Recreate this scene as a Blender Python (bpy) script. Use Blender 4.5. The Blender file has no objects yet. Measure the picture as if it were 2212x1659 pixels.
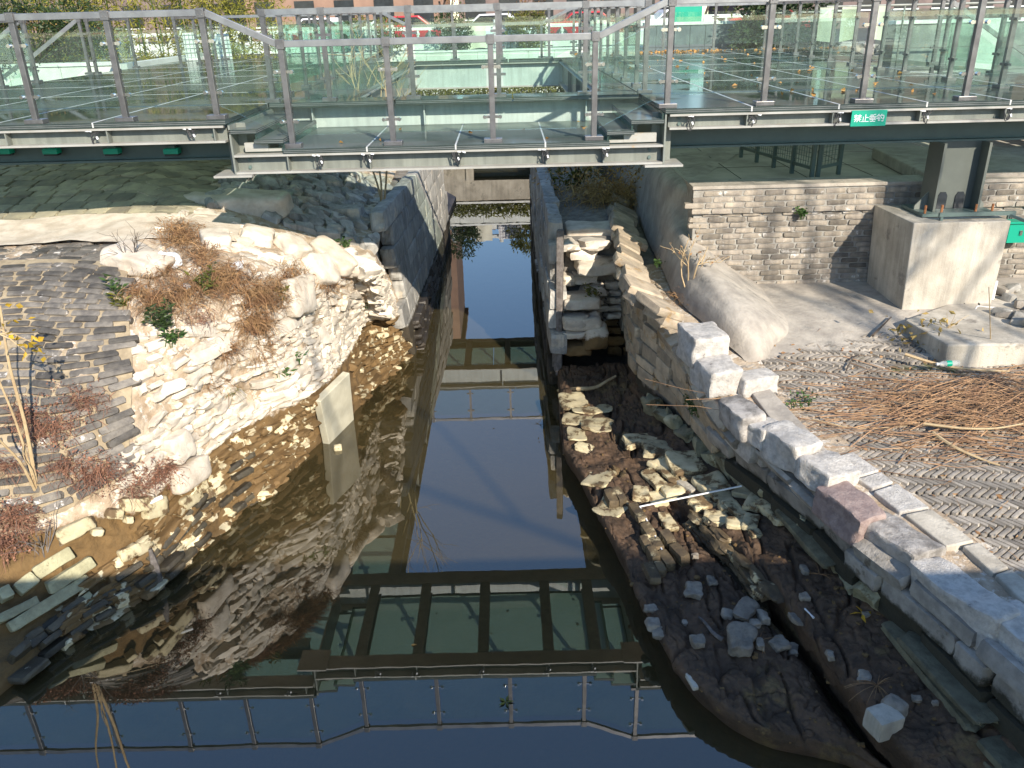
import bpy, math, random
import numpy as np
from mathutils import Matrix, Vector
R = math.radians
S = bpy.context.scene
COL = S.collection

# ------------------------------------------------------------------ camera, sky, sun, exposure
EYE = np.array([0., 0., 5.1]); FU = 1784.; CXU, CYU = 1106., 829.5
_t, _p = R(24.2), R(1.43)
_F = np.array([0, math.cos(_t), -math.sin(_t)]); _U0 = np.array([0, math.sin(_t), math.cos(_t)]); _R0 = np.array([1., 0, 0])
_RC = math.cos(_p)*_R0 - math.sin(_p)*_U0; _UC = math.sin(_p)*_R0 + math.cos(_p)*_U0
cam = bpy.data.objects.new('camera', bpy.data.cameras.new('camera')); COL.objects.link(cam)
cam.matrix_world = Matrix(((_RC[0], _UC[0], -_F[0], EYE[0]), (_RC[1], _UC[1], -_F[1], EYE[1]), (_RC[2], _UC[2], -_F[2], EYE[2]), (0, 0, 0, 1)))
cam.data.sensor_fit = 'HORIZONTAL'; cam.data.sensor_width = 36; cam.data.lens = FU/2212*36
cam.data.clip_start = .05; cam.data.clip_end = 2000
S.camera = cam
SUN_AZ, SUN_EL = R(24), R(30)          # light comes from behind the viewer, from the right
W = bpy.data.worlds.new('World'); S.world = W; W.use_nodes = True
_n = W.node_tree.nodes; _bg = _n['Background']
_sky = _n.new('ShaderNodeTexSky'); _sky.sky_type = 'NISHITA'; _sky.sun_disc = False
_sky.sun_elevation = SUN_EL; _sky.sun_rotation = R(180)-SUN_AZ
_sky.air_density = 1.1; _sky.dust_density = .12; _sky.ozone_density = 3.6
W.node_tree.links.new(_sky.outputs[0], _bg.inputs[0]); _bg.inputs[1].default_value = .135
sl = bpy.data.lights.new('sun', 'SUN'); sl.energy = 4.2; sl.angle = R(.53); sl.color = (1, .91, .77)
so = bpy.data.objects.new('sun', sl); COL.objects.link(so); so.location = (6, -12, 18)
_d = Vector((-math.sin(SUN_AZ)*math.cos(SUN_EL), math.cos(SUN_AZ)*math.cos(SUN_EL), -math.sin(SUN_EL)))
so.rotation_euler = _d.to_track_quat('-Z', 'Y').to_euler()
S.view_settings.view_transform = 'Standard'; S.view_settings.look = 'None'; S.view_settings.gamma = 1
S.view_settings.exposure = .95
try:
    S.cycles.max_bounces = 10; S.cycles.transparent_max_bounces = 32; S.cycles.glossy_bounces = 4; S.cycles.diffuse_bounces = 3
    S.cycles.transmission_bounces = 4; S.cycles.caustics_reflective = False; S.cycles.caustics_refractive = False
    S.cycles.use_denoising = True
except Exception: pass

# ------------------------------------------------------------------ helpers
def ray(x, y): return _F + _RC*(x-CXU)/FU - _UC*(y-CYU)/FU
def at(x, y, z=None, Y=None, X=None):
    """a point of the place seen at (x, y) of a 2212 px wide survey picture, at a measured height / distance"""
    d = ray(x, y)
    if z is not None: k = (z-EYE[2])/d[2]
    elif Y is not None: k = Y/d[1]
    else: k = X/d[0]
    return EYE + d*k
rng = np.random.default_rng(7); random.seed(7)
def U(a, b): return random.uniform(a, b)
def vnoise(P, s=1., seed=0):
    P = np.asarray(P, float)*s + seed*17.31
    i = np.floor(P).astype(np.int64); f = P-i; f = f*f*(3-2*f)
    def h(a, b, c):
        n = (a*374761393 + b*668265263 + c*2147483647*13 + 1013904223*(seed+1)) & 0xffffffff
        n = ((n ^ (n >> 13))*1274126177) & 0xffffffff
        return ((n ^ (n >> 16)) & 0xffff)/32767.5-1
    x, y, z = i[..., 0], i[..., 1], i[..., 2]; fx, fy, fz = f[..., 0], f[..., 1], f[..., 2]
    l = lambda a, b, t: a+(b-a)*t
    return l(l(l(h(x, y, z), h(x+1, y, z), fx), l(h(x, y+1, z), h(x+1, y+1, z), fx), fy),
             l(l(h(x, y, z+1), h(x+1, y, z+1), fx), l(h(x, y+1, z+1), h(x+1, y+1, z+1), fx), fy), fz)
def fbm(P, s=1., o=4, seed=0):
    r = 0; a = 1.
    for k in range(o): r = r+a*vnoise(P, s*2**k, seed+k); a *= .5
    return r
def norm(a): a = np.asarray(a, float); return a/np.maximum(np.linalg.norm(a, axis=-1, keepdims=True), 1e-9)

class MB:
    def __init__(s): s.V = []; s.Fc = []; s.M = []; s.n = 0
    def add(s, V, F, mi=0):
        V = np.asarray(V, float).reshape(-1, 3); s.V.append(V)
        s.Fc.extend([tuple(int(i)+s.n for i in f) for f in F]); s.M.extend([mi]*len(F)); s.n += len(V); return s
    def box(s, c, d, mi=0, rot=None):
        d = np.asarray(d, float)/2
        V = np.array([[x, y, z] for z in (-1, 1) for y in (-1, 1) for x in (-1, 1)])*d
        if rot is not None: V = V@np.asarray(rot).T
        return s.add(V+np.asarray(c), [(0, 2, 3, 1), (4, 5, 7, 6), (0, 1, 5, 4), (2, 6, 7, 3), (0, 4, 6, 2), (1, 3, 7, 5)], mi)
    def bb(s, x0, x1, y0, y1, z0, z1, mi=0): return s.box(((x0+x1)/2, (y0+y1)/2, (z0+z1)/2), (x1-x0, y1-y0, z1-z0), mi)
    def bar(s, a, b, w, h, mi=0, up=(0, 0, 1)):
        a = np.asarray(a, float); b = np.asarray(b, float); t = norm(b-a); r = norm(np.cross(t, up)); u = np.cross(r, t)
        return s.box((a+b)/2, (np.linalg.norm(b-a), w, h), mi, np.stack([t, r, u], 1))
    def tube(s, pts, r, n=6, mi=0, cap=True):
        pts = np.asarray(pts, float); k = len(pts); rr = np.broadcast_to(np.asarray(r, float), (k,))
        T = norm(np.gradient(pts, axis=0)); ref = np.array([0, 0, 1.]) if abs(T[0][2]) < .9 else np.array([1., 0, 0])
        A = norm(np.cross(T, ref)); B = np.cross(T, A); an = np.arange(n)*2*math.pi/n
        V = pts[:, None]+rr[:, None, None]*(np.cos(an)[None, :, None]*A[:, None]+np.sin(an)[None, :, None]*B[:, None])
        F = [(i*n+j, i*n+(j+1) % n, (i+1)*n+(j+1) % n, (i+1)*n+j) for i in range(k-1) for j in range(n)]
        if cap: F += [tuple(range(n))[::-1], tuple((k-1)*n+j for j in range(n))]
        return s.add(V, F, mi)
    def disc(s, c, ax, r, h, n=12, mi=0):
        c = np.asarray(c, float); ax = norm(ax); return s.tube([c-ax*h/2, c+ax*h/2], r, n, mi)
    def prism(s, poly, ext, mi=0):
        P = np.asarray(poly, float); n = len(P); e = np.asarray(ext, float)
        return s.add(np.vstack([P, P+e]), [tuple(range(n))[::-1], tuple(range(n, 2*n))]+[(i, (i+1) % n, n+(i+1) % n, n+i) for i in range(n)], mi)
    def grid(s, G, mi=0, flip=False):
        a, b = G.shape[:2]; I = np.arange(a*b).reshape(a, b)
        Q = np.stack([I[:-1, :-1], I[1:, :-1], I[1:, 1:], I[:-1, 1:]], -1).reshape(-1, 4)
        if flip: Q = Q[:, ::-1]
        return s.add(G.reshape(-1, 3), Q.tolist(), mi)
    def build(s, name, mats, parent=None, smooth=False, bevel=0, loc=None):
        me = bpy.data.meshes.new(name); me.from_pydata(np.vstack(s.V).tolist(), [], s.Fc)
        mats = mats if isinstance(mats, (list, tuple)) else [mats]
        for m in mats: me.materials.append(m)
        if len(mats) > 1: me.polygons.foreach_set('material_index', s.M)
        if smooth:
            me.polygons.foreach_set('use_smooth', [True]*len(me.polygons)); me.update()
            if smooth != 'all': me.set_sharp_from_angle(angle=R(36))
        me.update(); o = bpy.data.objects.new(name, me); COL.objects.link(o)
        if parent: o.parent = parent
        if loc is not None: o.location = loc
        if bevel:
            b = o.modifiers.new('b', 'BEVEL'); b.width = bevel; b.segments = 2; b.limit_method = 'ANGLE'; b.angle_limit = R(40)
        return o
def tag(o, label=None, cat=None, group=None, kind=None):
    if label: o['label'] = label
    if cat: o['category'] = cat
    if group: o['group'] = group
    if kind: o['kind'] = kind
    return o
def thing(name, label, cat, loc=(0, 0, 0), group=None, rz=0):
    o = bpy.data.objects.new(name, None); COL.objects.link(o); o.location = loc; o.rotation_euler.z = rz; o.empty_display_size = .2
    return tag(o, label, cat, group)
def struct(o): o['kind'] = 'structure'; return o
def copy_tree(o, parent=None):
    c = o.copy(); COL.objects.link(c)
    if parent: c.parent = parent
    for ch in list(o.children): copy_tree(ch, c)
    return c

# ------------------------------------------------------------------ materials
MATS = {}
def mat(name, c1, c2=None, rough=.8, scale=4., bump=.3, bscale=30., metal=0., spec=.5, island=.0, tide_shade=None, c3=None, c3th=.6, detail=6, c3scale=None, trans=0., streak=0.):
    """noise mottled surface; island: brightness spread per loose piece; tide: (height, muddy colour) high water mark, also recess shade put into the colour; c3: third blotch colour"""
    if name in MATS: return MATS[name]
    m = bpy.data.materials.new(name); m.use_nodes = True; nt = m.node_tree; N = nt.nodes; L = nt.links; b = N['Principled BSDF']
    tc = N.new('ShaderNodeTexCoord'); geo = N.new('ShaderNodeNewGeometry'); co = geo.outputs['Position']
    nz = N.new('ShaderNodeTexNoise'); nz.inputs['Scale'].default_value = scale; nz.inputs['Detail'].default_value = detail; nz.inputs['Roughness'].default_value = .62
    L.new(co, nz.inputs['Vector'])
    c2 = c2 or tuple(x*.7 for x in c1)
    def mix(f, a, bb, btype='MIX'):
        x = N.new('ShaderNodeMix'); x.data_type = 'RGBA'; x.blend_type = btype
        for i, v in ((0, f), (6, a), (7, bb)):
            if isinstance(v, (int, float)): x.inputs[i].default_value = v
            elif isinstance(v, tuple): x.inputs[i].default_value = (*v, 1)
            else: L.new(v, x.inputs[i])
        return x.outputs[2]
    def mapr(v, a, bb, c=0., d=1., smooth=True):
        r = N.new('ShaderNodeMapRange'); r.interpolation_type = 'SMOOTHSTEP' if smooth else 'LINEAR'
        L.new(v, r.inputs[0]); r.inputs[1].default_value = a; r.inputs[2].default_value = bb; r.inputs[3].default_value = c; r.inputs[4].default_value = d
        return r.outputs[0]
    col = mix(mapr(nz.outputs[0], .33, .67), c1, c2)
    if c3:
        n3 = N.new('ShaderNodeTexNoise'); n3.inputs['Scale'].default_value = c3scale or scale*.6; n3.inputs['Detail'].default_value = 8; n3.inputs['Roughness'].default_value = .7
        L.new(co, n3.inputs['Vector']); col = mix(mapr(n3.outputs[0], c3th-.04, c3th+.04), col, c3)
    if island:
        f = mapr(geo.outputs['Random Per Island'], 0, 1, 1-island, 1+island, False)
        vm = N.new('ShaderNodeVectorMath'); vm.operation = 'SCALE'; L.new(col, vm.inputs[0]); L.new(f, vm.inputs['Scale']); col = vm.outputs[0]
    if streak:
        mpn = N.new('ShaderNodeMapping'); mpn.inputs['Scale'].default_value = (9, 9, .55); L.new(co, mpn.inputs[0]); n7 = N.new('ShaderNodeTexNoise'); n7.inputs['Scale'].default_value = 1.; n7.inputs['Detail'].default_value = 7; n7.inputs['Roughness'].default_value = .7; L.new(mpn.outputs[0], n7.inputs['Vector'])
        vm2 = N.new('ShaderNodeVectorMath'); vm2.operation = 'SCALE'; L.new(col, vm2.inputs[0]); L.new(mapr(n7.outputs[0], .35, .7, 1+streak*.4, 1-streak), vm2.inputs['Scale']); col = vm2.outputs[0]
    if tide_shade:
        sx = N.new('ShaderNodeSeparateXYZ'); L.new(co, sx.inputs[0])
        n4 = N.new('ShaderNodeTexNoise'); n4.inputs['Scale'].default_value = 3.; n4.inputs['Detail'].default_value = 9; n4.inputs['Roughness'].default_value = .72; L.new(co, n4.inputs['Vector'])
        ad = N.new('ShaderNodeMath'); ad.operation = 'MULTIPLY_ADD'; L.new(n4.outputs[0], ad.inputs[0]); ad.inputs[1].default_value = -tide_shade[2]; L.new(sx.outputs[2], ad.inputs[2])
        hh = tide_shade[0]-tide_shade[2]*.5
        tf = mapr(ad.outputs[0], hh-.03, hh+.03, 1, 0)
        n5 = N.new('ShaderNodeTexNoise'); n5.inputs['Scale'].default_value = 9.; n5.inputs['Detail'].default_value = 6; L.new(co, n5.inputs['Vector'])
        mud = mix(n5.outputs[0], tide_shade[1], tuple(x*.45 for x in tide_shade[1]))
        if len(tide_shade) > 3:   # bare flecks in the mud coat
            tf2 = N.new('ShaderNodeMath'); tf2.operation = 'MULTIPLY'; L.new(tf, tf2.inputs[0])
            n6 = N.new('ShaderNodeTexNoise'); n6.inputs['Scale'].default_value = 7.; n6.inputs['Detail'].default_value = 5; L.new(co, n6.inputs['Vector'])
            L.new(mapr(n6.outputs[0], tide_shade[3], tide_shade[3]+.05, 1, 0), tf2.inputs[1]); tf = tf2.outputs[0]
        col = mix(tf, col, mud)
    L.new(col, b.inputs['Base Color'])
    b.inputs['Roughness'].default_value = rough; b.inputs['Metallic'].default_value = metal; b.inputs['Specular IOR Level'].default_value = spec
    if bump:
        n2 = N.new('ShaderNodeTexNoise'); n2.inputs['Scale'].default_value = bscale; n2.inputs['Detail'].default_value = 8; n2.inputs['Roughness'].default_value = .68; L.new(co, n2.inputs['Vector'])
        bp = N.new('ShaderNodeBump'); bp.inputs['Strength'].default_value = bump; bp.inputs['Distance'].default_value = .02; L.new(n2.outputs[0], bp.inputs['Height']); L.new(bp.outputs[0], b.inputs['Normal'])
    if trans:   # thin leaf: some light passes
        t = N.new('ShaderNodeBsdfTranslucent'); L.new(col, t.inputs[0]); ms = N.new('ShaderNodeMixShader'); ms.inputs[0].default_value = trans
        L.new(b.outputs[0], ms.inputs[1]); L.new(t.outputs[0], ms.inputs[2]); L.new(ms.outputs[0], N['Material Output'].inputs[0])
    MATS[name] = m; return m
def fres(N, L, ior):
    g = N.new('ShaderNodeNewGeometry'); m = N.new('ShaderNodeMapRange'); L.new(g.outputs['Backfacing'], m.inputs[0]); m.inputs[3].default_value = ior; m.inputs[4].default_value = 1/ior
    f = N.new('ShaderNodeFresnel'); L.new(m.outputs[0], f.inputs[0]); return f
def glass(name, tint, base=.04, rough=.0, gloss=(1, 1, 1), dirt=.0, dirtcol=(.5, .55, .5)):
    m = bpy.data.materials.new(name); m.use_nodes = True; nt = m.node_tree; N = nt.nodes; L = nt.links
    N.remove(N['Principled BSDF']); tr = N.new('ShaderNodeBsdfTransparent'); tr.inputs[0].default_value = (*tint, 1)
    gl = N.new('ShaderNodeBsdfGlossy'); gl.inputs['Roughness'].default_value = rough; gl.inputs[0].default_value = (*gloss, 1)
    fr = fres(N, L, 1.42)
    mx = N.new('ShaderNodeMixShader'); L.new(fr.outputs[0], mx.inputs[0]); L.new(tr.outputs[0], mx.inputs[1]); L.new(gl.outputs[0], mx.inputs[2]); out = mx.outputs[0]
    if dirt:
        df = N.new('ShaderNodeBsdfDiffuse'); df.inputs[0].default_value = (*dirtcol, 1)
        geo = N.new('ShaderNodeNewGeometry'); nz = N.new('ShaderNodeTexNoise'); nz.inputs['Scale'].default_value = 2.2; nz.inputs['Detail'].default_value = 7; L.new(geo.outputs['Position'], nz.inputs['Vector'])
        mr = N.new('ShaderNodeMapRange'); L.new(nz.outputs[0], mr.inputs[0]); mr.inputs[1].default_value = .3; mr.inputs[2].default_value = .75; mr.inputs[3].default_value = dirt*.3; mr.inputs[4].default_value = dirt*1.7
        m2 = N.new('ShaderNodeMixShader'); L.new(mr.outputs[0], m2.inputs[0]); L.new(out, m2.inputs[1]); L.new(df.outputs[0], m2.inputs[2]); out = m2.outputs[0]
    L.new(out, N['Material Output'].inputs[0]); return m

MUD = (.225, .135, .052)
m_pale = mat('pale limestone', (.68, .61, .51), (.50, .43, .345), .9, 5, .6, 26, island=.22, tide_shade=(.82, MUD, .4), c3=(.30, .22, .14), c3th=.64, c3scale=2.2)
m_palelow = mat('muddy limestone', (.66, .57, .38), (.48, .40, .25), .8, 5, .6, 26, island=.25, tide_shade=(.86, MUD, .35, .535))
m_soil = mat('bank soil', (.52, .42, .31), (.34, .25, .165), .95, 6, 1., 30, tide_shade=(.84, MUD, .4), c3=(.62, .56, .48), c3th=.56, c3scale=9)
m_dbrick = mat('old grey brick', (.17, .15, .125), (.09, .08, .07), .6, 9, .6, 60, island=.5, c3=(.52, .48, .44), c3th=.64, c3scale=5)
m_mortar = mat('sandy mortar', (.40, .32, .21), (.27, .21, .135), .95, 8, .6, 50, tide_shade=(.6, MUD, .4))
m_ashlar = mat('grey ashlar', (.44, .42, .38), (.28, .27, .25), .85, 4, .5, 30, island=.2, tide_shade=(.55, (.05, .038, .022), .35), c3=(.52, .45, .36), c3th=.6, streak=.3)
m_wallstone = mat('brown bank wall stone', (.46, .365, .255), (.28, .23, .17), .88, 5, .55, 28, island=.3, c3=(.30, .20, .10), c3th=.6, tide_shade=(.72, (.10, .095, .06), .35))
m_walljoint = mat('grey pointing', (.26, .24, .21), (.16, .14, .12), .95, 8, .6, 40, tide_shade=(.7, (.07, .06, .04), .35))
m_gran = mat('rough granite', (.60, .56, .51), (.40, .37, .335), .85, 14, .9, 55, c3=(.20, .18, .17), c3th=.66, c3scale=7)
m_granp = mat('pink granite', (.37, .28, .25), (.25, .18, .165), .85, 14, .9, 55)
m_grand = mat('stained granite', (.50, .46, .42), (.15, .135, .12), .85, 5, .9, 55)
m_mud = mat('wet mud', (.115, .07, .042), (.055, .036, .023), .66, 3.5, 1., 22, spec=.35, c3=(.14, .095, .045), c3th=.6, c3scale=1.4)
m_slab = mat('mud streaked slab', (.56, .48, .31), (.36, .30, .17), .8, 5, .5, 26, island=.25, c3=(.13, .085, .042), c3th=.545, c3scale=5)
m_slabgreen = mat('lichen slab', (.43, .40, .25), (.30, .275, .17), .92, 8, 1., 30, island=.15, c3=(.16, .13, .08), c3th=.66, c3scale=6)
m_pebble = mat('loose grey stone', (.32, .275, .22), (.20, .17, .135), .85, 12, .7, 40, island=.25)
m_conc = mat('pale concrete', (.52, .47, .39), (.36, .32, .26), .9, 2.2, .45, 50, c3=(.27, .24, .20), c3th=.63, c3scale=2.6, streak=.22)
m_conc2 = mat('weathered render', (.45, .40, .335), (.31, .275, .235), .92, 3, .6, 24, c3=(.25, .23, .20), c3th=.62, c3scale=2.4, streak=.12)
m_ledge = mat('sunbleached ledge', (.66, .58, .48), (.48, .40, .31), .92, 4, .5, 30)
m_wbrick = mat('yellow grey brick', (.30, .255, .20), (.19, .165, .14), .85, 6, .4, 50, island=.45, c3=(.52, .49, .45), c3th=.63, c3scale=4, streak=.3)
m_wmortar = mat('brick wall mortar', (.36, .34, .30), (.26, .24, .21), .95, 8, .5, 50)
m_pave = mat('grey paving brick', (.36, .315, .26), (.23, .20, .165), .85, 6, .4, 60, island=.3, c3=(.15, .14, .055), c3th=.62, c3scale=1.1)
m_psoil = mat('paving dirt', (.22, .17, .11), (.12, .095, .06), .95, 7, .6, 40)
m_steel = mat('grey green painted steel', (.20, .21, .18), (.155, .165, .145), .42, 1.6, .05, 80, spec=.5, c3=(.30, .31, .28), c3th=.62, c3scale=.9, streak=.2)
m_steeld = mat('dark and shade toned steel', (.11, .155, .14), (.085, .12, .11), .45, 2, .05, 80)  # dark steel; on the girders it holds the shade under the deck
m_flange = mat('pale rusty flange', (.36, .35, .32), (.29, .275, .24), .5, 3, .1, 60, c3=(.40, .26, .12), c3th=.665, c3scale=2.3)
m_post = mat('brushed bronze steel', (.225, .215, .21), (.16, .15, .148), .34, 9, .05, 90, metal=.75)
m_rail = mat('brushed handrail steel', (.36, .35, .35), (.27, .26, .265), .3, 6, .03, 90, metal=.8)
m_chrome = mat('bright steel', (.75, .74, .72), (.6, .6, .58), .18, 20, 0, metal=1.)
m_black = mat('black rubber', (.02, .02, .022), (.03, .03, .03), .6, 20, 0)
m_white = mat('white plastic', (.8, .8, .8), (.7, .7, .7), .5, 20, 0)
m_green = mat('green sign enamel', (.0, .30, .19), (.0, .27, .17), .4, 3, 0)
m_rust = mat('rust', (.22, .08, .03), (.35, .15, .06), .9, 30, .4, 60)
m_glassrail = glass('rail glass', (.90, .965, .935), dirt=.010, dirtcol=(.62, .70, .66))
m_glassgreen = glass('green rail glass', (.66, .87, .79), dirt=.02, dirtcol=(.50, .64, .58))
m_glassedge = mat('glass edge', (.028, .04, .038), (.045, .06, .056), .2, 5, 0)
m_eline = mat('edge interlayer', (.17, .18, .175), (.12, .13, .125), .5, 6, 0)
m_seam = mat('grey sealant', (.55, .55, .53), (.42, .42, .40), .8, 10, .2)
def _deck(nm, ca, cb, gl=.62):
    m = bpy.data.materials.new(nm); m.use_nodes = True; nt = m.node_tree; N = nt.nodes; L = nt.links; N.remove(N['Principled BSDF'])
    geo = N.new('ShaderNodeNewGeometry'); n1 = N.new('ShaderNodeTexNoise'); n1.inputs['Scale'].default_value = .75; n1.inputs['Detail'].default_value = 3; L.new(geo.outputs['Position'], n1.inputs['Vector'])
    mp = N.new('ShaderNodeMapRange'); mp.interpolation_type = 'SMOOTHSTEP'; L.new(n1.outputs[0], mp.inputs[0]); mp.inputs[1].default_value = .44; mp.inputs[2].default_value = .54
    mc = N.new('ShaderNodeMix'); mc.data_type = 'RGBA'; L.new(mp.outputs[0], mc.inputs[0]); mc.inputs[6].default_value = (*ca, 1); mc.inputs[7].default_value = (*cb, 1)
    d = N.new('ShaderNodeBsdfDiffuse'); L.new(mc.outputs[2], d.inputs[0]); t = N.new('ShaderNodeBsdfTranslucent'); t.inputs[0].default_value = (.46, .56, .48, 1)
    a = N.new('ShaderNodeMixShader'); a.inputs[0].default_value = .55; L.new(d.outputs[0], a.inputs[1]); L.new(t.outputs[0], a.inputs[2])
    g = N.new('ShaderNodeBsdfGlossy'); g.inputs[0].default_value = (gl, gl*1.05, gl, 1); mr = N.new('ShaderNodeMapRange'); L.new(mp.outputs[0], mr.inputs[0]); mr.inputs[3].default_value = .03; mr.inputs[4].default_value = .15; L.new(mr.outputs[0], g.inputs['Roughness'])
    f = fres(N, L, 1.5)
    b = N.new('ShaderNodeMixShader'); L.new(f.outputs[0], b.inputs[0]); L.new(a.outputs[0], b.inputs[1]); L.new(g.outputs[0], b.inputs[2]); L.new(b.outputs[0], N['Material Output'].inputs[0]); return m
m_deck = _deck('frosted deck glass', (.15, .175, .15), (.27, .29, .26)); m_deckp = _deck('dry frosted deck glass', (.26, .30, .285), (.40, .43, .41), .5)
def _water():
    m = bpy.data.materials.new('still canal water'); m.use_nodes = True; nt = m.node_tree; N = nt.nodes; L = nt.links; N.remove(N['Principled BSDF'])
    geo = N.new('ShaderNodeNewGeometry')
    n1 = N.new('ShaderNodeTexNoise'); n1.inputs['Scale'].default_value = .5; n1.inputs['Detail'].default_value = 3; L.new(geo.outputs['Position'], n1.inputs['Vector'])
    mc = N.new('ShaderNodeMix'); mc.data_type = 'RGBA'; L.new(n1.outputs[0], mc.inputs[0]); mc.inputs[6].default_value = (.095, .072, .030, 1); mc.inputs[7].default_value = (.060, .050, .024, 1)
    d = N.new('ShaderNodeBsdfDiffuse'); L.new(mc.outputs[2], d.inputs[0]); tr = N.new('ShaderNodeBsdfTransparent'); tr.inputs[0].default_value = (.62, .52, .28, 1)
    a = N.new('ShaderNodeMixShader'); a.inputs[0].default_value = .42; L.new(d.outputs[0], a.inputs[1]); L.new(tr.outputs[0], a.inputs[2])
    n2 = N.new('ShaderNodeTexNoise'); n2.inputs['Scale'].default_value = 2.4; n2.inputs['Detail'].default_value = 2; L.new(geo.outputs['Position'], n2.inputs['Vector'])
    bp = N.new('ShaderNodeBump'); bp.inputs['Strength'].default_value = .012; bp.inputs['Distance'].default_value = .03; L.new(n2.outputs[0], bp.inputs['Height'])
    g = N.new('ShaderNodeBsdfGlossy'); g.inputs['Roughness'].default_value = .0; L.new(bp.outputs[0], g.inputs['Normal'])
    f = N.new('ShaderNodeFresnel'); f.inputs[0].default_value = WATER_IOR
    b = N.new('ShaderNodeMixShader'); L.new(f.outputs[0], b.inputs[0]); L.new(a.outputs[0], b.inputs[1]); L.new(g.outputs[0], b.inputs[2]); L.new(b.outputs[0], N['Material Output'].inputs[0]); return m
WATER_IOR = 2.5
m_water = _water()
m_bamboo = mat('bamboo leaves', (.36, .31, .045), (.17, .185, .03), .6, 1.2, 0, island=.45, trans=.35)
m_leaf = mat('dark green leaves', (.045, .075, .02), (.03, .05, .015), .5, 2, 0, island=.5, trans=.25)
m_leafy = mat('yellow green leaves', (.17, .16, .02), (.09, .10, .02), .5, 2, 0, island=.4, trans=.3)
m_weed = mat('fresh weed leaves', (.07, .13, .03), (.04, .09, .02), .6, 5, 0, island=.4, trans=.3)
m_yleaf = mat('yellow autumn leaves', (.55, .36, .02), (.42, .26, .03), .6, 9, 0, island=.3, trans=.3)
m_oleaf = mat('orange fallen leaves', (.55, .25, .05), (.45, .20, .06), .7, 9, 0, island=.35)
m_straw = mat('dry straw', (.32, .19, .085), (.19, .095, .045), .85, 7, 0, island=.45)
m_straw2 = mat('golden dry grass', (.42, .28, .10), (.28, .17, .06), .85, 7, 0, island=.4)
m_redweed = mat('reddish dry weeds', (.26, .125, .075), (.15, .07, .045), .85, 7, 0, island=.45)
m_twig = mat('dry brushwood', (.36, .215, .11), (.20, .11, .06), .8, 6, 0, island=.5)
m_bark = mat('pale sapling bark', (.50, .38, .22), (.38, .27, .15), .8, 9, .3)
m_barkd = mat('dark bark', (.10, .075, .055), (.06, .045, .035), .9, 9, .5)
m_wood = mat('grey rotten timber', (.20, .175, .16), (.10, .085, .075), .9, 12, .7, 30)
m_wetwood = mat('dark wet planks', (.055, .042, .045), (.035, .027, .03), .55, 5, .4, 20)
m_marble = mat('white marble', (.74, .73, .70), (.60, .59, .56), .6, 2.5, .05)
m_tile = mat('white stone tiles', (.66, .66, .62), (.54, .54, .50), .7, 1.4, .1)
m_dgrey = mat('blue grey stone cladding', (.13, .145, .16), (.085, .095, .11), .7, 1.6, .2, c3=(.20, .21, .22), c3th=.64)
m_teal = mat('streaked grey render', (.22, .24, .22), (.14, .16, .15), .8, 1.3, .2, c3=(.28, .31, .27), c3th=.6)
m_cloth = mat('cream cloth', (.72, .68, .56), (.64, .60, .50), .9, 3, .1)
m_clothg = mat('pale green cloth', (.46, .50, .38), (.40, .44, .33), .9, 3, .1)
m_red = mat('red car paint', (.45, .02, .03), (.40, .02, .03), .3, 2, 0)
m_wcar = mat('white car paint', (.75, .75, .76), (.7, .7, .72), .3, 2, 0)
m_dark = mat('dark window', (.03, .035, .04), (.02, .022, .025), .15, 2, 0)
m_brbld = mat('orange brick facade', (.30, .185, .13), (.23, .14, .10), .9, .8, .1)
m_grbld = mat('brown shop facade', (.23, .17, .15), (.15, .11, .10), .9, .6, .1)
m_asph = mat('grey road', (.10, .10, .10), (.07, .07, .07), .9, 2, .2)
m_paving2 = mat('pale floor slabs', (.48, .43, .36), (.36, .325, .27), .9, 2.4, .2)

# ------------------------------------------------------------------ surfaces and masonry
def _cr(P, t):
    """Catmull-Rom along axis 0 of P at parameters t"""
    n = len(P); t = np.clip(t, 0, n-1-1e-6); i = np.floor(t).astype(int); f = (t-i).reshape((-1,)+(1,)*(P.ndim-1))
    a = P[np.maximum(i-1, 0)]; b = P[i]; c = P[np.minimum(i+1, n-1)]; d = P[np.minimum(i+2, n-1)]
    return b+.5*f*((c-a)+f*((2*a-5*b+4*c-d)+f*(3*(b-c)+d-a)))
class Loft:
    def __init__(s, ctrl, lin_v=False):
        s.C = np.asarray(ctrl, float); s.m, s.k = s.C.shape[:2]; s.lin = lin_v
    def pts(s, u, v):
        u = np.asarray(u, float); v = np.asarray(v, float)
        A = _cr(s.C, u)                               # (n,k,3)
        A = np.swapaxes(A, 0, 1)
        if s.lin:
            i = np.clip(np.floor(v).astype(int), 0, s.k-2); f = (v-i)[:, None, None]; B = A[i]*(1-f)+A[i+1]*f
        else: B = _cr(A, v)
        return np.swapaxes(B, 0, 1)                   # (n,len v,3)
    def dense(s, nu, nv, u0=0, u1=None, v0=0, v1=None):
        u1 = s.m-1 if u1 is None else u1; v1 = s.k-1 if v1 is None else v1
        return s.pts(np.linspace(u0, u1, nu), np.linspace(v0, v1, nv))
    def row(s, v, u0, u1, n=160):
        return s.pts(np.linspace(u0, u1, n), np.array([v]))[:, 0]
def gnormal(G):
    return norm(np.cross(np.gradient(G, axis=0), np.gradient(G, axis=1)))
_F3 = None
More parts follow.
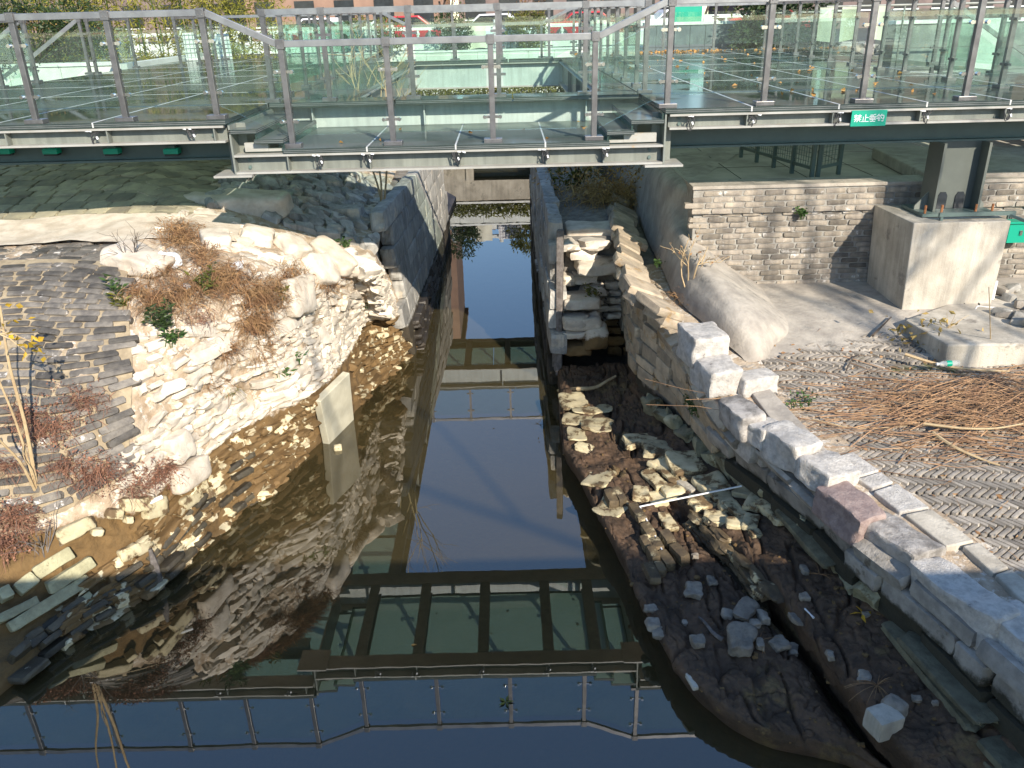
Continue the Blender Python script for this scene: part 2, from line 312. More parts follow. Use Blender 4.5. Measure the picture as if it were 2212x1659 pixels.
def unit(n, rnd, rough, seed):
    """rounded, roughened unit block, n cells a side"""
    idx = {}; V = []; Fs = []
    def vid(p):
        if p not in idx: idx[p] = len(V); V.append(p)
        return idx[p]
    for ax in range(3):
        for sd in (0, n):
            for i in range(n):
                for j in range(n):
                    q = []
                    for a, b in ((i, j), (i+1, j), (i+1, j+1), (i, j+1)):
                        p = [0, 0, 0]; p[ax] = sd; p[(ax+1) % 3] = a; p[(ax+2) % 3] = b; q.append(vid(tuple(p)))
                    Fs.append(q if sd else q[::-1])
    P = np.array(V, float)/n*2-1
    k = (np.abs(P)**rnd).sum(1)**(1/rnd); P = P/k[:, None]*.5*1.0
    P = P/np.abs(P).max(0)*.5
    if rough:
        d = np.stack([vnoise(P, 2.3, seed*3+j)+.5*vnoise(P, 5.1, seed*3+j+50) for j in range(3)], 1); P = P+d*rough
    return P, Fs
BR = [unit(3, 9, .035, i) for i in range(8)]          # brick-like
RU = [unit(4, 8, .15, 20+i) for i in range(16)]       # rubble
AS = [unit(5, 14, .03, 50+i) for i in range(10)]      # dressed block
def lay(mb, loft, u0, u1, v0, v1, Lr, Hr, D, units, gap=.012, skip=0., jit=.0, tilt=.03, out=.3, mi=0, flip=1, dj=.15, keep=None):
    """courses of stones over the part u0..u1, v0..v1 of a surface"""
    um = (u0+u1)/2
    vs = np.linspace(v0, v1, 240); mid = loft.pts(np.array([um]), vs)[0]
    cl = np.concatenate([[0], np.cumsum(np.linalg.norm(np.diff(mid, axis=0), axis=1))]); y = 0
    while y < cl[-1]-.01:
        h = U(*Hr); vc = np.interp(min(y+h/2, cl[-1]), cl, vs); y += h
        e = 1e-2; r = loft.row(vc, u0, u1); up = norm(loft.row(min(vc+e*3, loft.k-1), u0, u1)-loft.row(max(vc-e*3, 0), u0, u1))
        c2 = np.concatenate([[0], np.cumsum(np.linalg.norm(np.diff(r, axis=0), axis=1))]); x = -U(0, Lr[0])
        while x < c2[-1]:
            l = U(*Lr); xc = x+l/2; x += l
            if xc < 0 or xc > c2[-1] or random.random() < skip: continue
            p = np.array([np.interp(xc, c2, r[:, j]) for j in range(3)])
            if keep and not keep(p): continue
            q = np.array([np.interp(min(xc+.05, c2[-1]), c2, r[:, j]) for j in range(3)])-np.array([np.interp(max(xc-.05, 0), c2, r[:, j]) for j in range(3)])
            t = norm(q); w = np.array([np.interp(xc, c2, up[:, j]) for j in range(3)]); w = norm(w-t*(w@t)); n = np.cross(t, w)*flip
            V, Fs = units[random.randrange(len(units))]
            V = V*np.array([(l-gap)*U(1-jit, 1+jit*.6), D*U(1-dj, 1+dj), (h-gap)*U(1-jit, 1+jit*.6)])
            a, b, c = U(-tilt, tilt), U(-tilt, tilt), U(-tilt, tilt)
            Rm = np.array(Matrix.Rotation(a, 3, 'X')@Matrix.Rotation(b, 3, 'Y')@Matrix.Rotation(c, 3, 'Z'))
            V = (V*np.array([random.choice((-1, 1)), 1, 1]))@Rm.T
            mb.add(p+n*(D*(out-.5)+U(-1, 1)*D*dj*.5)+V[:, :1]*t+V[:, 1:2]*n+V[:, 2:3]*w, Fs, mi)
def rock(name, m, c, dims, rz=0, seed=0, n=9, rnd=5, rough=.07, tilt=(0, 0), parent=None, smooth=True):
    V, Fs = unit(n, rnd, 0, 0); d = np.asarray(dims, float); V = V*d
    s = 2.2/max(d); mx = max(d)
    o = np.stack([fbm(V+seed*3.7, s, 3, seed+j) for j in range(3)], 1)*rough*mx
    o += np.stack([vnoise(V+seed, s*7, seed+9+j) for j in range(3)], 1)*rough*.14*mx
    V = V+o; mb = MB(); mb.add(V, Fs); ob = mb.build(name, m, parent, smooth)
    ob.location = c; ob.rotation_euler = (tilt[0], tilt[1], rz); return ob

# ================================================================== THE SETTING
# water, canal bed
mb = MB(); mb.grid(np.stack(np.meshgrid(np.linspace(-9, 14, 4), np.linspace(-8, 33, 6), indexing='ij')+[np.zeros((4, 6))], -1))
struct(mb.build('water', m_water))
gx, gy = np.meshgrid(np.linspace(-9, 9, 90), np.linspace(-6, 33, 160), indexing='ij')
P = np.stack([gx, gy, -.42+.0*gx], -1); P[..., 2] += .06*fbm(P, .9, 3, 4)
struct(MB().grid(P).build('canal_bed', m_mud, smooth=True))
# one sheet of ground out to the horizon, below everything
mb = MB(); g = 420
for a in ((-g, -7.5, -g, g), (13, g, -g, g), (-7.5, 13, 33.4, g), (-7.5, 13, -g, -7)): mb.bb(a[0], a[1], a[2], a[3], -1.2, -.9)
struct(mb.build('ground', m_psoil))

# ---- left bank: control rows go from under water up to the deck
def L_(pts): return [at(x, y, z) for x, y, z in pts]
bank = [
 [(-5.0, 2.2, -.5), (-5.2, 2.6, 0), (-5.5, 3.4, .35), (-6.2, 5.6, 1.0), (-6.7, 7.0, 1.9), (-7.0, 8.6, 2.6), (-7.3, 10.8, 2.72), (-8.3, 13.6, 3.15), (-9, 20, 3.35)],
 L_([(20, 1530, -.5), (0, 1500, 0), (0, 1375, .3), (0, 1130, .95), (10, 830, 1.9), (20, 590, 2.6), (0, 500, 2.72), (0, 345, 3.15)])+[(-8.2, 20, 3.35)],
 L_([(210, 1385, -.5), (180, 1360, 0), (172, 1260, .33), (130, 1100, 1.0), (130, 830, 1.92), (150, 590, 2.62), (150, 490, 2.75), (180, 345, 3.15)])+[(-7.2, 20, 3.35)],
 L_([(350, 1290, -.5), (330, 1270, 0), (318, 1160, .45), (270, 1020, 1.15), (275, 800, 1.97), (265, 600, 2.62), (290, 482, 2.8), (320, 350, 3.15)])+[(-6.3, 20, 3.35)],
 L_([(515, 1140, -.5), (500, 1120, 0), (462, 985, .72), (400, 920, 1.25), (390, 760, 2.0), (375, 600, 2.56), (400, 475, 2.78), (430, 400, 2.95)])+[(-5.2, 20, 3.25)],
 L_([(610, 1060, -.5), (600, 1045, 0), (570, 915, .76), (520, 840, 1.3), (490, 730, 1.95), (480, 600, 2.5), (500, 485, 2.7), (520, 400, 2.88)])+[(-4.4, 20, 3.2)],
 L_([(700, 975, -.5), (690, 960, 0), (672, 862, .78), (640, 790, 1.3), (600, 700, 1.88), (600, 590, 2.36), (610, 510, 2.52), (620, 430, 2.68)])+[(-3.6, 20, 3.1)],
 L_([(755, 930, -.5), (745, 915, 0), (737, 795, .8), (715, 740, 1.2), (700, 670, 1.65), (690, 592, 2.1), (690, 535, 2.28), (700, 450, 2.48)])+[(-3, 20, 2.95)],
 L_([(825, 850, -.5), (812, 838, 0), (792, 712, .72), (785, 680, 1.02), (778, 645, 1.42), (772, 600, 1.82), (768, 565, 2.08), (770, 465, 2.30)])+[(-2.5, 20, 2.8)],
 L_([(880, 800, -.5), (868, 780, 0), (850, 705, .6), (838, 680, .95), (826, 650, 1.3), (815, 610, 1.72), (808, 570, 2.0), (812, 475, 2.22)])+[(-2.1, 20, 2.7)],
 [(-1.68, 13.2, -.5), (-1.63, 13.2, 0), (-1.66, 13.2, .35), (-1.74, 13.2, .62), (-1.84, 13.0, 1.05), (-1.95, 12.9, 1.45), (-2.07, 12.9, 1.82), (-2.25, 13.3, 2.15), (-2.4, 20, 2.4)],
]
LB = Loft(bank)
G = LB.dense(330, 300, v0=.02); Nn = gnormal(G)
amp = np.clip((G[..., 2]+.2)/.5, .2, 1)[..., None]
lowv = np.clip((np.linspace(.02, 8, 300)-5.6)/.6, 0, 1)[None, :, None]
G = G-Nn*(.05*fbm(G, 1.6, 4, 3)+.045*np.abs(fbm(G, 6, 4, 8)))[..., None]*amp*(1-.85*lowv)
bankmesh = MB().grid(G, flip=True).build('bank', m_soil, smooth=True); struct(bankmesh)
FL = 1
if LB.pts([4], [3.0])[0, 0] is not None:
    g3 = LB.dense(3, 3, 3.9, 4.1, 2.9, 3.1); FL = 1 if gnormal(g3)[1, 1, 2]*1 > 0 else -1
# dark brick revetment
mb = MB(); lay(mb, LB, 0, 3.05, 3.0, 5.1, (.27, .36), (.092, .102), .13, BR, .021, .015, .03, .025, .34, 0, 1, .10)
MORT = MB().grid(LB.dense(60, 60, 0, 3.1, 2.95, 5.2)+np.array([0, -.012, .02]), flip=True).build('mortar_bed', m_mortar, smooth=True)
rev = mb.build('brick_revetment', m_dbrick); MORT.parent = rev
tag(rev, 'sloping revetment of dark grey bricks in sandy mortar on the sunlit bank', 'brick slope')
mb = MB(); lay(mb, LB, 0, 2.95, 5.12, 5.62, (.24, .34), (.10, .13), .08, BR, .02, .10, .05, .02, .2, 0, 1)
tag(mb.build('brick_ledge_paving', m_dbrick), 'dark bricks with white patches laid flat above the brick slope', 'brick paving')
G = LB.dense(90, 24, 0, 5.2, 5.6, 6.12)+np.array([0, -.01, .045]); G[..., 2] += .02*fbm(G, 2.5, 4, 77); lgm = MB().grid(G, flip=True).build('ledge', m_ledge, smooth=True); tag(lgm, 'sun bleached smooth ledge between the dark bricks and the shaded slope', 'ledge')
# rubble face
mb = MB()
lay(mb, LB, 2.9, 9.5, 2.15, 3.2, (.08, .36), (.045, .12), .17, RU, .004, .14, .16, .14, .26, 0, 1)
lay(mb, LB, 3.1, 9.5, 3.15, 4.3, (.06, .28), (.04, .10), .13, RU, .003, .30, .2, .22, .20, 0, 1)
lay(mb, LB, 3.1, 9.5, 2.3, 4.2, (.2, .5), (.12, .2), .2, RU, .0, .78, .2, .25, .22, 0, 1)
lay(mb, LB, 4.4, 9.5, 4.3, 5.3, (.08, .36), (.06, .14), .16, RU, .0, .5, .2, .3, .22, 0, 1)
lay(mb, LB, 3.6, 9, 5.3, 6.3, (.15, .5), (.1, .2), .2, RU, .0, .45, .2, .25, .2, 0, 1)
tag(mb.build('rubble_wall', m_pale, smooth=True), 'broken slope of bleached limestone rubble turning the corner to the lock', 'rubble slope')
mb = MB()
lay(mb, LB, 1.6, 9.8, .85, 2.0, (.14, .42), (.06, .10), .2, RU, .006, .16, .12, .10, .30, 0, 1, .4, keep=lambda p: not (-2.95 < p[0] < -2.1 and 9.35 < p[1] < 10.75))
tag(mb.build('muddy_footing', m_palelow, smooth=True), 'mud coated brown footing of stones along the waterline under the rubble', 'footing')
mb = MB()
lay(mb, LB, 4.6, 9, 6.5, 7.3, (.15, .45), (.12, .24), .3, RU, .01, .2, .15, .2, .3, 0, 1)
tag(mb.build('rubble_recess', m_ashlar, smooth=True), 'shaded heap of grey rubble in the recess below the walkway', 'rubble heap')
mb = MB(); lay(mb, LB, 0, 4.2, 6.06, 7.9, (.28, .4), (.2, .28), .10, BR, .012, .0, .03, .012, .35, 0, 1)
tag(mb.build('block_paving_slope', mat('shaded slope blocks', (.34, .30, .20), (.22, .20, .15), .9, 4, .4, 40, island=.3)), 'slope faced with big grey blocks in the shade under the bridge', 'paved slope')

# ---- left lock wall
def wallgrid(x0b, x0t, y0, y1, zb, zt): return [[(x0b+(x0t-x0b)*k/2, y, zb+(zt-zb)*k/2) for k in range(3)] for y in (y0, (y0+y1)/2, y1)]
mb = MB(); mb.bb(-2.35, -2.02, 12.65, 19.9, -.5, 2.30); mb.bb(-2.02, -1.80, 15.6, 19.9, -.5, 2.30)
core = mb.build('wall_core', m_walljoint)
LW = Loft([[(-1.72, 12.5, -.3), (-1.86, 12.5, 1.0), (-1.99, 12.5, 2.33)], [(-1.66, 15.8, -.3), (-1.74, 15.8, 1.0), (-1.80, 15.8, 2.33)], [(-1.60, 20, -.3), (-1.62, 20, 1.0), (-1.64, 20, 2.33)]]); mb = MB(); lay(mb, LW, 0, 2, .28, 2, (.5, 1.1), (.27, .34), .22, AS, .005, 0, 0, .004, .2, 0, -1, .04)
LE = Loft([[(-1.98, 12.46, 1.25), (-2.03, 12.46, 2.33)], [(-2.5, 12.5, 1.25), (-2.5, 12.5, 2.33)]]); lay(mb, LE, 0, 1, .0, 1, (.35, .55), (.28, .36), .3, AS, .02, .12, .05, .04, .25, 0, -1, .5)
lw = mb.build('lock_wall', m_ashlar, smooth=False); core.parent = lw
tag(lw, 'smooth lock wall of large grey ashlar blocks left of the narrow water', 'stone wall')
mb = MB(); lay(mb, Loft(wallgrid(-1.58, -1.64, 12.9, 20, -.3, .5)), 0, 2, 0, 2, (.3, .7), (.07, .09), .2, BR, .006, .05, .02, .02, .3, 0, -1, .2)
mb.bb(-1.9, -1.66, 13.0, 19.9, -.4, .46)
low = mb.build('wet_brick_base', mat('wet black brick', (.05, .04, .03), (.025, .02, .016), .5, 6, .5, 40, island=.3)); low.parent = lw
mb = MB(); pl = [at(948, 405, .12), at(985, 425, .12), at(952, 500, .12), at(944, 560, .12), at(930, 500, .12), at(930, 410, .12)]
mb.prism(pl, (0, 0, -.14)); tag(mb.build('plank_sill', m_wetwood), 'dark wet plank sill lying along the water at the left lock wall', 'sill')
mb = MB(); pl = [at(1160, 418, .12), at(1202, 402, .12), at(1212, 520, .12), at(1196, 512, .12)]
mb.prism(pl, (0, 0, -.14)); tag(mb.build('plank_sill', m_wetwood), 'dark wet plank sill lying along the water at the right lock wall', 'sill')

# ---- mud flat on the right
mudp = [
 [(1203, 812, -.35), (1203, 800, 0), (1207, 792, .3), (1250, 790, .38), (1290, 785, .40), (1300, 785, .40), (1310, 785, .42), (1340, 785, .45), (1369, 792, .5)],
 [(1208, 912, -.35), (1208, 900, 0), (1211, 880, .3), (1250, 880, .36), (1290, 880, .38), (1310, 880, .36), (1330, 872, .40), (1360, 862, .45), (1388, 850, .55)],
 [(1222, 997, -.35), (1222, 985, 0), (1222, 962, .3), (1270, 960, .35), (1330, 960, .38), (1345, 957, .36), (1365, 950, .42), (1420, 930, .5), (1476, 915, .6)],
 [(1284, 1115, -.35), (1282, 1100, 0), (1275, 1070, .28), (1330, 1060, .33), (1400, 1060, .36), (1425, 1060, .34), (1450, 1050, .42), (1510, 1020, .52), (1570, 990, .62)],
 [(1342, 1228, -.35), (1340, 1210, 0), (1336, 1180, .28), (1400, 1180, .3), (1478, 1155, .33), (1505, 1162, .16), (1542, 1130, .46), (1620, 1092, .56), (1667, 1062, .64)],
 [(1388, 1320, -.35), (1385, 1300, 0), (1380, 1272, .28), (1450, 1270, .3), (1570, 1250, .31), (1598, 1260, .06), (1632, 1225, .5), (1710, 1190, .58), (1778, 1150, .68)],
 [(1448, 1440, -.35), (1445, 1420, 0), (1440, 1392, .26), (1520, 1390, .28), (1650, 1352, .3), (1683, 1362, .04), (1717, 1320, .5), (1810, 1285, .6), (1893, 1272, .7)],
 [(1503, 1525, -.35), (1500, 1505, 0), (1500, 1478, .24), (1590, 1480, .26), (1722, 1442, .28), (1757, 1455, 0), (1787, 1410, .5), (1900, 1362, .6), (1992, 1365, .7)],
 [(1640, 1625, -.35), (1640, 1605, 0), (1650, 1575, .2), (1720, 1560, .22), (1792, 1542, .25), (1832, 1555, -.05), (1862, 1510, .5), (1980, 1470, .6), (2072, 1450, .7)],
 [(1830, 1680, -.35), (1835, 1658, 0), (1853, 1640, .1), (1870, 1640, .14), (1885, 1632, .16), (1903, 1645, -.06), (1927, 1610, .45), (2050, 1580, .58), (2178, 1570, .7)],
 [(1960, 1790, -.35), (1960, 1765, -.05), (1975, 1750, .06), (1990, 1747, .08), (2000, 1742, .08), (2012, 1745, 0), (2032, 1720, .4), (2180, 1690, .55), (2330, 1720, .7)],
 [(2200, 2200, -.5), (2210, 2150, -.3), (2230, 2140, -.2), (2250, 2140, -.1), (2260, 2140, -.1), (2270, 2145, -.1), (2300, 2120, .3), (2500, 2090, .5), (2700, 2100, .7)],
]
MU = Loft([L_(r) for r in mudp], lin_v=False)
G = MU.dense(520, 330)
chan = np.abs(fbm(G*np.array([1, .35, 1]), 3.2, 3, 15))
chan2 = np.abs(fbm(G, 6.5, 2, 17))
dz = .026*fbm(G, 5, 5, 11)+.05*fbm(G, 1.3, 3, 12)*.6-.05*np.exp(-(chan/.07)**2)-.02*np.exp(-(chan2/.08)**2)+.022*np.abs(fbm(G, 14, 3, 14))
edge = np.clip((G[..., 2]-.02)/.2, .15, 1); G[..., 2] += dz*edge
G[..., 0] += .03*fbm(G, 2.2, 4, 21)*np.clip(1-np.linspace(0, 8, 330)/6.5, .2, 1)[None]
struct(MB().grid(G).build('mud_flat', m_mud, smooth=True))
MUDG = G.reshape(-1, 3)
def mudz(x, y):
    d = (MUDG[:, 0]-x)**2+(MUDG[:, 1]-y)**2; i = np.argpartition(d, 6)[:6]; return float(MUDG[i, 2].max())
def onmud(px, py, z0=.4):
    p = at(px, py, z0)
    for _ in range(5): p = at(px, py, mudz(p[0], p[1]))
    return p

# ---- right bank wall
foot = [r[-1] for r in mudp]
topp = [(1367, 560, 1.88), (1385, 625, 1.86), (1458, 700, 1.80), (1567, 878, 1.52), (1650, 945, 1.45), (1762, 1040, 1.40), (1880, 1140, 1.34), (1985, 1215, 1.30), (2080, 1290, 1.27), (2200, 1400, 1.23), (2380, 1540, 1.2), (2800, 1900, 1.15)]
F_ = np.array(L_([(x, y, z) for x, y, z in foot])); T_ = np.array(L_(topp))
T_[:, 0] = F_[:, 0]+np.minimum(T_[:, 0]-F_[:, 0], .06)
body = [[tuple(f+np.array([0, 0, -.5])), tuple(f*.6+t*.4), tuple(f*.25+t*.75), tuple(t+np.array([.0, 0, -.16]))] for f, t in zip(F_, T_)]
far = [[(1.62, 16.3, -.3), (1.78, 16.3, .8), (1.9, 16.3, 1.4), (2.0, 16.3, 1.9)], [(1.68, 12.8, -.2), (1.8, 12.8, .9), (1.86, 12.8, 1.5), (1.9, 12.8, 1.85)]]
RW = Loft(far+body)
G = RW.dense(300, 60); G = G+(.02*fbm(G, 4, 3, 31))[..., None]*np.array([-1, 0, 0])
mb = MB(); mb.grid(G)
top = RW.row(3, 0, RW.m-1, 120); inn = top+np.array([.75, 0, 0]); inn2 = inn+np.array([0, 0, -1.4]); mb.grid(np.stack([top, top*.5+inn*.5+np.array([0, 0, .015]), inn, inn2], 1))
rwcore = mb.build('wall_core', m_walljoint, smooth=True)
mb = MB()
lay(mb, RW, .3, 5, .75, 2.98, (.25, .62), (.135, .19), .16, AS, .012, 0, .05, .02, .30, 0, -1, .25)
rw = mb.build('bank_wall', m_wallstone, smooth=True); mb = MB()
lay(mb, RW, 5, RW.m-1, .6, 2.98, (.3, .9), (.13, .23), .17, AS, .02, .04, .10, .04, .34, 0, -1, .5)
mb.build('near_stonework', mat('grey bank wall stone', (.42, .385, .34), (.25, .23, .205), .9, 6, .8, 35, island=.28, c3=(.16, .14, .11), c3th=.62, c3scale=4, tide_shade=(.90, (.055, .05, .032), .3)), rw, smooth=True); rwcore.parent = rw  # low dark band: moss, and the recess shade put into the colour
tag(rw, 'curving retaining wall of brown coursed stone along the right edge of the mud', 'stone wall')
# slabs sticking out at the foot, darker ledges near the viewer
mb = MB(); lay(mb, Loft([[tuple(c[0]*.75+np.array(c[1])*.25+np.array([-.07, 0, .12])), tuple(np.array(c[0])*.4+np.array(c[1])*.6+np.array([-.07, 0, .12]))] for c in [[np.array(q) for q in r] for r in body[5:]]]), 0, len(body)-6, 0, 1, (.5, 1.2), (.08, .10), .22, AS, .04, .15, .25, .04, .22, 0, -1, .3)
lg = mb.build('foot_ledge', mat('dark mossy ledge', (.20, .185, .12), (.11, .10, .065), .92, 8, 1., 30, island=.2), smooth=True); lg.parent = rw
# loose granite blocks on the wall head:  (pixel of the block's top centre, z of its top, length, width, height, turn, material, label)
wd = lambda a, b: math.atan2(b[1]-a[1], b[0]-a[0])
blocks = [
 (1520, 712, 1.98, .56, .42, .38, 0, m_gran, 'big rough pale granite block at the toe of the rendered mound'),
 (1548, 782, 1.76, .62, .38, .30, 0, m_gran, 'pale grey granite block stepping down below the toe block'),
 (1636, 808, 1.68, .26, .42, .26, .1, m_gran, 'white sunlit granite block leaning against the terrace edge'),
 (1603, 878, 1.60, .56, .26, .26, 0, m_grand, 'dark speckled granite block with a broken white end'),
 (1655, 915, 1.55, .28, .30, .22, .1, m_gran, 'small grey wedge of granite between two bigger wall head blocks'),
 (1712, 938, 1.58, .58, .32, .30, 0, m_gran, 'rounded light granite block above the long grey wall stone'),
 (1790, 1000, 1.50, .46, .38, .22, .05, m_gran, 'low white granite block with a hollow in its top'),
 (1838, 1080, 1.40, .62, .32, .28, 0, m_granp, 'reddish pink granite block in the wall head'),
 (1945, 1150, 1.34, .70, .34, .30, 0, m_grand, 'black stained granite block next to the pink one'),
 (2085, 1262, 1.32, .86, .30, .34, 0, m_gran, 'long flat topped granite block nearest the lower corner'),
 (2215, 1350, 1.30, .55, .34, .36, 0, m_gran, 'bluish granite block cut off by the edge of the picture'),
]
TD = T_[6]-T_[3]
for i, (x, y, z, l, w, h, tw, mm, lab) in enumerate(blocks):
    p = at(x, y, z); j = np.argmin(np.abs(T_[:, 1]-p[1])); a, b = T_[max(j-1, 0)], T_[min(j+1, len(T_)-1)]
    if i < 3: ang = R(-78)
    else: ang = wd(a, b)
    o = rock('granite_block', mm, p-np.array([0, 0, h*.47]), (l*.88, w*.95, h), ang+tw, 100+i, 14, 14, .045, (U(-.05, .05), U(-.05, .05)))
    tag(o, lab, 'granite block', 'granite blocks along the right wall head')
# second row of flush stones in the face just below the blocks
mb = MB()
for (x, y, z, l, h) in [(1535, 835, 1.35, .7, .26), (1598, 940, 1.22, .75, .26), (1640, 962, 1.2, .4, .26), (1715, 1020, 1.12, 1.0, .30)]:
    p = at(x, y, z); V, Fs = AS[random.randrange(10)]; j = np.argmin(np.abs(T_[:, 1]-p[1])); ang = wd(T_[max(j-1, 0)], T_[j+1])
    Rm = np.array(Matrix.Rotation(ang, 3, 'Z')); mb.add(p+np.array([.05, 0, 0])+(V*np.array([l, .26, h]))@Rm.T, Fs)
o = mb.build('face_stones', m_gran, smooth=True); o.parent = rw

# ---- terrace, mound, brick wall
def tz(x, y): return np.interp(y, [2, 4.2, 5.5, 7, 8.2, 9.3, 10.5], [1.13, 1.2, 1.30, 1.42, 1.56, 1.74, 1.78])
gx, gy = np.meshgrid(np.linspace(1.9, 13, 80), np.linspace(1.0, 10.6, 90), indexing='ij')
xl = np.interp(gy, T_[::-1, 1], T_[::-1, 0])+.30; gx = xl+(gx-1.9)*(13-xl)/11.1
P = np.stack([gx, gy, tz(gx, gy)-.03], -1); P[..., 2] += .012*fbm(P, 3, 4, 41)
struct(MB().grid(P).build('terrace', m_psoil, smooth=True))
# herringbone: bricks on edge
mb = MB(); a, b = .184, .046; V0, F0 = unit(1, 30, 0, 0); UV = [unit(2, 12, .03, 80+i) for i in range(5)]
hx = np.array([math.cos(R(8)), math.sin(R(8))]); hy = np.array([-hx[1], hx[0]])
cnt = 0; n = 4
an = R(-53); Rm = np.array([[math.cos(an), -math.sin(an), 0], [math.sin(an), math.cos(an), 0], [0, 0, 1]])
for jj in range(-120, 121):
    for mm_ in range(-20, 21):
        for o in (0, 1):       # herringbone lattice (b, b), (2a, 0)
            x0, y0 = jj*b+2*a*mm_, jj*b
            cu, cv, du, dv = (x0+a/2, y0+b/2, a, b) if o == 0 else (x0+a+b/2, y0+b-a/2, b, a)
            q = np.array([4.6, 6.0])+(Rm@np.array([cu, cv, 0]))[:2]
            if not (2.2 < q[0] < 7.2 and 3.2 < q[1] < 9.2): continue
            if q[0] < np.interp(q[1], T_[::-1, 1], T_[::-1, 0])+.50: continue
            if q[1] > 8.7+.4*vnoise(np.array([[q[0]*1.3, q[1], 0]]), 1.1, 3)[0]: continue
            V, Fs = UV[random.randrange(5)]; Vv = V*np.array([du-.009, dv-.009, .06])
            Vv[:, 2] += Vv[:, 0]*U(-.03, .03)+Vv[:, 1]*U(-.03, .03)
            mb.add(Vv@Rm.T+np.array([q[0], q[1], tz(q[0], q[1])-.026+U(-.004, .004)]), Fs)
pv = struct(mb.build('brick_paving', m_pave))
# rendered floor near the wall and the raised slab
gx, gy = np.meshgrid(np.linspace(2.5, 12, 70), np.linspace(8.3, 10.5, 30), indexing='ij'); P = np.stack([gx, gy, tz(gx, gy)], -1)
P[..., 2] += .012*fbm(P, 1.2, 3, 5)+np.clip((gy-8.75-.35*vnoise(P*np.array([1, 1, 0]), 1.1, 3))*.25, -.09, .0)
struct(MB().grid(P).build('rendered_floor', m_conc2, smooth=True))
mb = MB(); pl = [at(1955, 690, 1.80), at(2048, 745, 1.80), at(2420, 738, 1.80), at(2420, 620, 1.80), at(2150, 620, 1.80)]
mb.prism([p+np.array([0, 0, -.5]) for p in pl], (0, 0, .5)); tag(mb.build('concrete_slab', m_conc, bevel=.02), 'raised concrete slab with a pale broken front beside the brushwood', 'slab')
# flat kerb stones behind the granite blocks
mb = MB(); ko = 0
kerbs = [([(1625, 850), (1660, 835), (1800, 985), (1735, 1000)], 'long smooth rendered kerb strip between blocks and paving', m_conc2),
 ([(1805, 985), (1842, 975), (1900, 1015), (1850, 1030)], 'white granite kerb slab with a cracked corner', m_gran),
 ([(1853, 1033), (1903, 1018), (1930, 1040), (1885, 1055)], 'small white trapezoid kerb slab', m_gran),
 ([(1888, 1060), (1938, 1043), (2008, 1095), (1945, 1105)], 'bluish white granite kerb slab', m_gran),
 ([(1955, 1110), (2012, 1098), (2105, 1168), (2045, 1180)], 'beige kerb slab with rounded corners', m_conc),
 ([(2080, 1178), (2115, 1170), (2180, 1225), (2145, 1237)], 'short beige kerb slab below the rounded one', m_conc),
 ([(2150, 1240), (2185, 1228), (2260, 1290), (2215, 1305)], 'beige kerb slab running out at the right edge', m_conc)]
for q, lab, mm in kerbs:
    pts = []
    for x, y in q:
        p = at(x, y, 1.4)
        for _ in range(3): p = at(x, y, tz(p[0], p[1])+.05)
        pts.append(p)
    mb = MB(); mb.prism([p+np.array([0, 0, -.14]) for p in pts], (0, 0, .14)); tag(mb.build('kerb_slab', mm, bevel=.012), lab, 'kerb slab', 'kerb slabs behind the granite blocks')
# mortar fill under blocks and kerb
top = RW.row(3, 2, RW.m-1, 160); Kf = np.stack([top+np.array([.02, 0, .0])]+[top+np.array([d, 0, 0]) for d in (.25, .45, .75)], 1)
Kf[:, 1:, 2] = tz(Kf[:, 1:, 0], Kf[:, 1:, 1])+.0; Kf[..., 2] += .02*fbm(Kf, 4, 3, 6)
fil = MB().grid(Kf).build('mortar_fill', m_soil, smooth=True); fil.parent = rw

mound = [
 [(1342, 330, 1.95), (1385, 330, 2.5), (1450, 322, 2.92), (1620, 318, 2.95)],
 [(1345, 388, 1.95), (1385, 380, 2.5), (1432, 372, 2.9), (1512, 392, 2.93)],
 [(1386, 492, 1.9), (1405, 470, 2.2), (1446, 452, 2.55), (1516, 462, 2.62)],
 [(1428, 575, 1.84), (1452, 545, 2.15), (1492, 530, 2.35), (1575, 560, 2.05)],
 [(1462, 645, 1.8), (1500, 615, 2.05), (1560, 605, 2.15), (1642, 618, 1.78)],
 [(1530, 705, 1.74), (1570, 680, 1.95), (1625, 675, 1.98), (1698, 690, 1.72)],
 [(1608, 775, 1.60), (1640, 755, 1.7), (1662, 735, 1.72), (1702, 722, 1.66)],
 [(1645, 805, 1.45), (1660, 790, 1.45), (1672, 775, 1.45), (1704, 740, 1.45)]]
G = Loft([L_(r) for r in mound]).dense(120, 60); G[..., 2] += .018*fbm(G, 2.5, 4, 51)
struct(MB().grid(G).build('rendered_mound', m_conc2, smooth=True))
# low rough stones edging the mound above the curved wall
mb = MB(); lay(mb, Loft([[tuple(np.array(at(x, y, z))+np.array([-.02, 0, -.12])), tuple(np.array(at(x, y, z))+np.array([.05, 0, .02]))] for x, y, z in [(1352, 420, 1.98), (1374, 500, 1.98), (1392, 575, 1.95), (1412, 640, 1.93), (1470, 690, 1.86)]]), 0, 4, 0, 1, (.35, .6), (.11, .13), .40, AS, .012, .05, .1, .06, -.12, 0, -1, .3)
o = mb.build('coping_stones', m_wallstone, smooth=True); o.parent = rw

